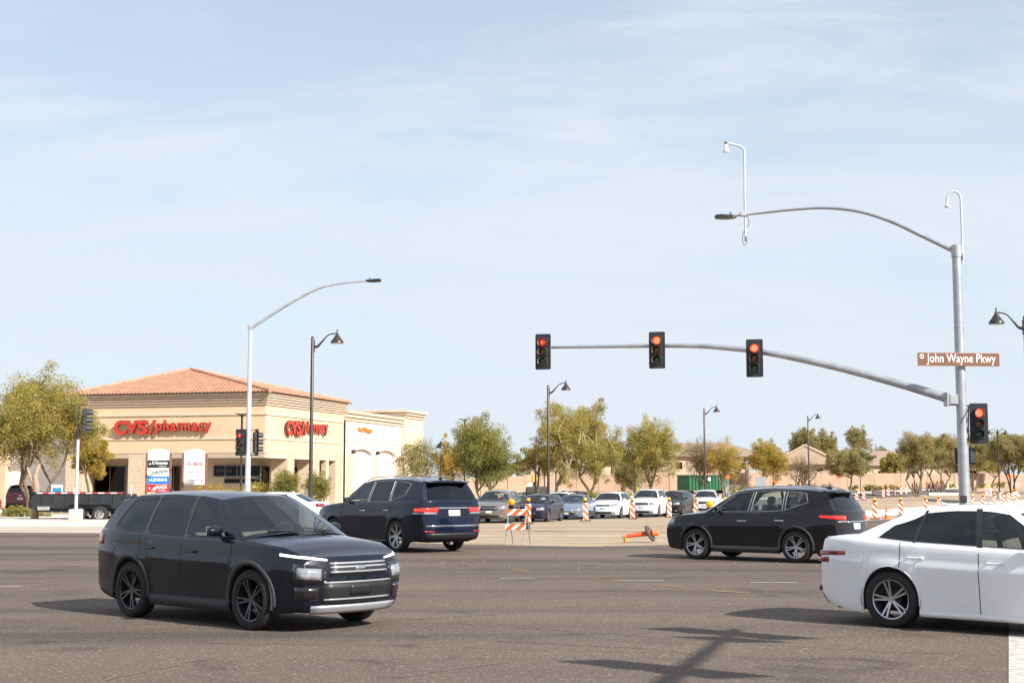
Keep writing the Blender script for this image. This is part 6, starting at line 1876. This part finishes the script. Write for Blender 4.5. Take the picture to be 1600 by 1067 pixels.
def tree(label, px, D, top_py, w_px, leaf, bark=None, n=9000, trunk_h=1.4, seed=1, stems=1, lean=0.0, bottom=None, density=1.0, ls=.075, droop=.3, spread=1.0, name='tree', cat='tree', base=None, open_=.0, group='trees around the intersection', twigs=True, trunk_r=None):
    """crown is a cloud of small leaf clumps carried by forking limbs"""
    rng = np.random.default_rng(seed); rnd = random.Random(seed)
    g = base or gp(px, D)
    H = CAM_H + (755 - top_py) / FPX * D - g.z; W = w_px / FPX * D / 2
    t = thing(name, label, cat, g, 0, group)
    trunk = MB(); centres = []; radii = []
    zc = trunk_h + (H - trunk_h) * .50; hz_ = (H - trunk_h) * .5
    bark = bark or M_bark
    tr = trunk_r or max(.07, H * .022)
    tips = []
    def limb(p, d, L, r, depth):
        pts = [p]; q = p.copy(); dd = d.copy(); k = 4
        for i in range(k):
            dd = (dd + Vector((rnd.gauss(0, .16), rnd.gauss(0, .16), rnd.gauss(.02, .10)))).normalized()
            q = q + dd * L / k; pts.append(q.copy())
        trunk.tube(pts, [lerp(r, r * .6, i / k) for i in range(k + 1)], 7 if depth < 2 else 5, cap=False)
        if depth >= 3 or r < .012: tips.append((q, depth)); return
        for _ in range(3 if depth < 2 else 2):
            # aim for a random point of the crown envelope
            th = rnd.uniform(0, 6.283); u = rnd.uniform(-.75, 1)
            e = Vector((W * math.cos(th) * math.sqrt(max(0, 1 - u * u)) * .95 + lean * H * .25, W * math.sin(th) * math.sqrt(max(0, 1 - u * u)) * .95, zc + hz_ * u * .95))
            tgt = (e - q); nl = tgt.length * rnd.uniform(.38, .58)
            limb(q, (tgt.normalized() + dd * .35).normalized(), nl, r * .62, depth + 1)
        tips.append((q, depth))
    for s in range(stems):
        a = 6.283 * s / max(stems, 1) + rnd.random()
        p = Vector((math.cos(a), math.sin(a), 0)) * (.22 if stems > 1 else 0)
        d = Vector((math.cos(a) * .35 * (stems > 1) + lean, math.sin(a) * .35 * (stems > 1), 1)).normalized()
        limb(p + Vector((0, 0, -.1)), d, trunk_h * rnd.uniform(.9, 1.25), tr * (1 if stems == 1 else .72), 0)
    trunk.build('trunk', bark, t, 60)
    cl = max(.34, min(W, hz_) * .27)
    for q, dep in tips:
        if dep < 2: continue
        centres.append(tuple(q)); radii.append(cl * rnd.uniform(.5, 1.0))
    # clumps spread through the crown volume; a lumpy radius keeps the outline uneven, gaps stay between clumps
    m = int(60 * density); ph = [rnd.uniform(0, 6.28) for _ in range(4)]
    xoff = lean * H * .30
    for _ in range(m):
        th = rnd.uniform(0, 6.283); u = rnd.uniform(-1, 1); rr_ = rnd.random() ** .45
        lump = .86 + .13 * math.sin(2 * th + ph[0]) * math.cos(2.3 * u + ph[1]) + .10 * math.sin(5 * th + ph[2] + 3 * u)
        k = math.sqrt(max(0, 1 - u * u)) * rr_ * lump
        centres.append((W * .88 * math.cos(th) * k + xoff, W * .88 * math.sin(th) * k, zc + hz_ * .88 * u * rr_ * lump)); radii.append(cl * rnd.uniform(.55, 1.15))
    for _ in range(int(m * .9)):       # wispy outer sprays
        c = centres[rnd.randrange(len(centres))]
        v = Vector((c[0] - xoff, c[1], c[2] - zc)); v = v.normalized() if v.length > .01 else Vector((0, 0, 1))
        centres.append((c[0] + v.x * cl * rnd.uniform(.5, 1.1), c[1] + v.y * cl * rnd.uniform(.5, 1.1), c[2] + v.z * cl * rnd.uniform(.4, 1.2))); radii.append(cl * rnd.uniform(.25, .55))
    C = np.array(centres); zlo = bottom if bottom is not None else trunk_h * .7
    rad_ = np.array(radii)
    ex = np.sqrt(((C[:, 0] - xoff) / W) ** 2 + (C[:, 1] / W) ** 2 + ((C[:, 2] - zc) / hz_) ** 2) + rad_ / max(W, hz_) * .8; sc = np.where(ex > 1.06, 1.06 / ex, 1)
    C[:, 0] = xoff + (C[:, 0] - xoff) * sc; C[:, 1] *= sc; C[:, 2] = zc + (C[:, 2] - zc) * sc; C[:, 2] = np.maximum(C[:, 2], zlo + .2)
    me = leaf_mesh(C, radii, int(n * (2.6 if ls < .12 else 1.8)), ls * .70 if ls < .12 else ls * .78, rng, .42, droop)
    me.materials.append(leaf); link('crown', me, t)
    return t
T = tree
# left, in front of the pharmacy
T('large feathery olive green tree at far left in front of the pharmacy', 52, 84, 562, 215, LF_OLIVE, M_bark, n=34000, trunk_h=1.9, seed=11, stems=3, ls=.085, density=1.3, bottom=1.9, droop=.2)
T('tree with weeping golden twigs behind the far left signal post', 143, 88, 668, 62, LF_GOLD, M_bark, n=7000, trunk_h=1.5, seed=5, ls=.08, droop=.9, bottom=1.0)
T('bushy bright green shrub tree left of the pharmacy corner lamp', 447, 84, 728, 56, LF_GREEN, M_bark_g, n=3000, trunk_h=.5, seed=6, stems=4, ls=.07, droop=.1, bottom=.3)
T('bright green shrub tree right of the pharmacy corner lamp', 495, 86, 732, 54, LF_GREEN, M_bark_g, n=2600, trunk_h=.5, seed=8, stems=4, ls=.07, droop=.1, bottom=.3)
T('airy young tree with thin branches in front of the beige tower', 650, 104, 668, 88, LF_GREEN, M_bark_l, n=4600, trunk_h=1.0, seed=21, stems=3, ls=.07, density=.8, bottom=1.0, droop=0)
T('yellowing tree behind the domed post lamp', 702, 128, 678, 66, LF_GOLD, M_bark, n=7000, trunk_h=1.6, seed=31, ls=.09)
T('dense round olive tree left of the work zone', 755, 103, 646, 120, LF_GREEN, M_bark, n=17000, trunk_h=1.7, seed=12, stems=2, ls=.085, density=1.4, bottom=1.3, droop=.7)
T('slim leaning tree with orange tinted crown before the tractor', 838, 112, 686, 62, LF_GOLD, M_bark, n=6500, trunk_h=2.6, seed=13, lean=.12, ls=.08, bottom=2.4)
T('tall olive tree with pale leaning trunk behind the tall street lamp', 872, 108, 610, 104, LF_OLIVE, M_bark_l, n=13500, trunk_h=1.9, seed=14, lean=.08, ls=.085, bottom=1.6, density=1.4)
T('tall olive gold tree right of the one with pale trunk', 920, 112, 618, 112, LF_OLIVE, M_bark_l, n=17000, trunk_h=1.6, seed=15, lean=-.08, ls=.085, density=1.5, bottom=1.2)
T('broad round golden olive tree over the white queue SUVs', 1017, 122, 640, 114, LF_OLIVE, M_bark_l, n=15000, trunk_h=1.8, seed=16, ls=.09, density=1.5, bottom=1.3)
T('low drooping dark olive tree left of the broad round tree', 985, 130, 706, 66, LF_GREY, M_bark, n=8000, trunk_h=1.0, seed=17, stems=2, ls=.08, droop=.9, bottom=.8)
T('dark green tree glimpsed behind the two tall olive trees', 958, 185, 682, 60, LF_GREEN, M_bark, n=6000, trunk_h=2, seed=18, ls=.13)
T('thin nearly bare tan tree behind the container', 1097, 158, 672, 74, LF_BROWN, M_bark, n=3800, trunk_h=1.5, seed=19, stems=3, ls=.08, droop=0)
T('thin golden tree right of the container lamp', 1133, 155, 678, 70, LF_GOLD, M_bark, n=7000, trunk_h=1.5, seed=20, stems=3, ls=.09)
T('compact bright golden green tree above the shed', 1199, 176, 684, 72, LF_GOLD, M_bark, n=12000, trunk_h=.9, seed=22, stems=2, ls=.11, density=1.5, bottom=.4)
T('dark grey green tree towering behind the gabled house', 1257, 230, 662, 58, LF_GREY, M_bark, n=9000, trunk_h=3, seed=23, ls=.16, density=1.5)
T('dark grey green tree on the right behind the gabled house', 1290, 236, 668, 44, LF_GREY, M_bark, n=7000, trunk_h=3, seed=24, ls=.16, density=1.5)
T('tall sparse eucalyptus like tree behind the roadside trees', 1341, 245, 656, 46, LF_GREY, M_bark, n=5200, trunk_h=4, seed=25, ls=.15, density=.8)
T('bare twisted tree in front of the gabled house', 1252, 150, 702, 66, LF_BROWN, M_bark, n=1500, trunk_h=1.0, seed=26, stems=4, ls=.06, droop=0, trunk_r=.16)
T('umbrella shaped olive tree with single trunk before the block wall', 1326, 150, 694, 104, LF_GREY, M_bark, n=11000, trunk_h=2.0, seed=27, ls=.09, bottom=2.4, density=1.1)
T('feathery multi trunk tree left of the mast pole', 1432, 158, 668, 72, LF_GREY, M_bark, n=12000, trunk_h=2.2, seed=28, stems=4, ls=.10, bottom=2.0, droop=.8)
T('second feathery multi trunk tree touching the mast pole', 1470, 166, 668, 76, LF_GREY, M_bark, n=13000, trunk_h=2.2, seed=29, stems=3, ls=.10, bottom=1.8, droop=.8)
T('feathery tree just right of the mast pole', 1522, 176, 674, 72, LF_GREY, M_bark, n=12000, trunk_h=2.2, seed=32, stems=3, ls=.11, bottom=1.8, droop=.8)
T('feathery tree at the right edge of the picture', 1580, 168, 668, 92, LF_GREY, M_bark, n=14000, trunk_h=2.4, seed=33, stems=4, ls=.11, bottom=2.0, droop=.8)
T('olive tree mostly outside the right edge', 1650, 165, 672, 90, LF_OLIVE, M_bark, n=8000, trunk_h=2.2, seed=34, stems=3, ls=.11, bottom=2.0)
T('small dark tree far beyond the low tan house', 1377, 260, 692, 40, LF_GREY, M_bark, n=4000, trunk_h=2, seed=35, ls=.16)
for i, (px, D, tp, w) in enumerate([(1490, 240, 690, 60), (1548, 225, 684, 70), (1603, 235, 690, 60), (1185, 262, 706, 40), (1225, 262, 712, 36), (812, 250, 716, 60), (1060, 262, 700, 50), (775, 230, 712, 50), (940, 235, 702, 70), (1000, 240, 708, 60), (1150, 235, 700, 60), (1310, 225, 700, 60), (1420, 225, 704, 60), (860, 230, 700, 60), (1395, 200, 706, 54), (1500, 196, 694, 56), (1550, 196, 690, 60), (1108, 200, 706, 60)]):
    lab = ['behind the mast pole', 'filling the gap right of the mast light', 'far off at the right edge', 'beyond the shed', 'left of the gabled house', 'far behind the leaning slim tree', 'beyond the cream house', 'far behind the dense round tree', 'between the tall olive trees', 'far behind the low drooping tree', 'between the container and the shed', 'right of the gabled house', 'behind the low tan house', 'behind the pole left of the tall lamp', 'beside the small palm', 'half hidden by the mast pole', 'behind the double bell lamp', 'over the green container'][i]
    T('distant hazy green tree ' + lab, px, D, tp, w, LF_GREY if i % 2 else LF_OLIVE, M_bark, n=4500, trunk_h=1.5, seed=50 + i, ls=.17, density=1.4)
# small palm
g = gp(1396, 205); t = thing('palm_tree', 'small fan palm beside the low tan house', 'palm', g)
hp = CAM_H + (755 - 716) / FPX * 205 - g.z
MB().tube([(0, 0, 0), (.1, 0, hp * .8)], [.22, .16], 8).build('trunk', M_bark, t, 60)
m = MB(); rp = random.Random(4)
for i in range(34):
    a = rp.uniform(0, 6.283); el = rp.uniform(-.6, 1.3); L = 1.5
    p0 = Vector((.1, 0, hp * .8)); d = Vector((math.cos(a) * math.cos(el), math.sin(a) * math.cos(el), math.sin(el))); p1 = p0 + d * L * .6; p2 = p0 + d * L + Vector((0, 0, -.35))
    s = d.cross(Vector((0, 0, 1))).normalized() * .22
    m.add([p0, p1 + s, p2, p1 - s], [(0, 1, 2, 3)])
m.build('crown', LF_GREEN, t)
# hedges and shrubs: each clump a thing
def shrub(label, px, D, w, h, leaf, n=2500, seed=1, d=None, ls=.05, name='shrub', group='low shrubs'):
    g = gp(px, D); t = thing(name, label, 'shrub', g, 0, group); rng = np.random.default_rng(seed); rnd = random.Random(seed); d = d or w * .6
    cs, rs = [], []
    for _ in range(int(14 + w * 6)):
        cs.append((rnd.uniform(-w / 2, w / 2) * .9, rnd.uniform(-d / 2, d / 2) * .8, h * rnd.uniform(.15, .72))); rs.append(h * rnd.uniform(.22, .36))
    me = leaf_mesh(cs, rs, n, ls, rng, .5, -.1); me.materials.append(leaf); link('foliage', me, t)
    m = MB()
    for _ in range(8): m.tube([(rnd.uniform(-.1, .1) * w, rnd.uniform(-.1, .1), 0), (rnd.uniform(-.4, .4) * w, rnd.uniform(-.3, .3) * d, h * .6)], [.02, .008], 4)
    m.build('stems', M_bark, t)
shrub('long clipped olive hedge in front of the pharmacy windows', 368, 84, 4.6, 2.0, LF_GOLD, 11000, 1, 1.2, .055)
shrub('clipped hedge end right of the slender pole', 415, 84.5, 2.2, 1.7, LF_GREEN, 4200, 2, 1.2, .055)
shrub('small hedge right behind the second direction sign', 326, 84, 1.6, 1.6, LF_OLIVE, 3000, 3, 1.2, .055)
shrub('wide rounded green shrub between the queue and the dirt', 950, 108, 3.6, 1.75, LF_GREEN, 9000, 4, 2, .055)
shrub('spiky green shrub under the leaning slim tree', 905, 112, 1.6, 1.6, LF_GREEN, 2500, 5)
shrub('yellow green shrub under the dense round tree', 785, 104, 2.2, 1.7, LF_GOLD, 3500, 6)
shrub('low green shrub beside the maroon SUV', 22, 70, 2.0, .75, LF_GREEN, 3000, 7)
shrub('low dark shrub behind the short white post', 62, 71, 1.2, .5, LF_GREY, 1500, 8)
shrub('dry pinkish shrub bed behind the corner street lamp', 500, 72, 2.6, .9, LF_BROWN, 3000, 9)
shrub('grey green desert shrub right of the container', 1160, 152, 3.0, 1.6, LF_GREY, 4000, 10, ls=.07)
shrub('dark shrub left of the dense round tree', 722, 104, 2.0, 1.5, LF_GREEN, 3000, 12)
rs_ = random.Random(5)
WS = [1240, 1268, 1290, 1334, 1358, 1366, 1376, 1388, 1402, 1456, 1464, 1474, 1484, 1512, 1534, 1560]
for i, px in enumerate(WS):
    shrub('small round shrub, %s from the left, in the planting strip along the tan block wall' % ORD[i], px, 176 + max(0, (px - 1400) * .09), rs_.uniform(1.0, 1.9), rs_.uniform(.6, 1.0), LF_GREY if i % 2 else LF_GREEN, 420, 20 + i, ls=.10, group='small shrubs along the block wall')
# broken trunk by the kerb at far left
g = gp(54, 66); t = thing('tree_stump', 'pale split tree trunk standing beside the maroon SUV', 'tree trunk', g)
MB().tube([(0, 0, 0), (-.03, 0, .9), (.05, 0, 1.5), (-.05, 0, 2.1), (.12, 0, 2.65)], [.19, .16, .15, .12, .09], 9).build('trunk', M_bark_l, t, 60)
MB().tube([(.05, 0, 1.5), (-.25, 0, 2.0), (-.45, .1, 2.5)], [.09, .07, .05], 7).build('branch', M_bark_l, t, 60)
# dirt bank behind the tree row
def bank():
    rows = []
    for j in range(9):
        D = 122 + j * 5.5; row = []
        for i in range(31):
            px = 770 + i * 5.2; g = gp(px, D); e = math.sin(math.pi * i / 30) ** .7 * math.sin(math.pi * min(1, j / 5) / 2)
            row.append((g.x, g.y, g.z + .02 + 1.1 * e * (1 - i / 50) + random.uniform(-.05, .05) * (j > 0)))
        rows.append(row)
    tag(MB().grid(rows).build('dirt_bank', M_dirt, smooth=60), 'graded bank of tan dirt behind the olive trees', None, None, 'structure')
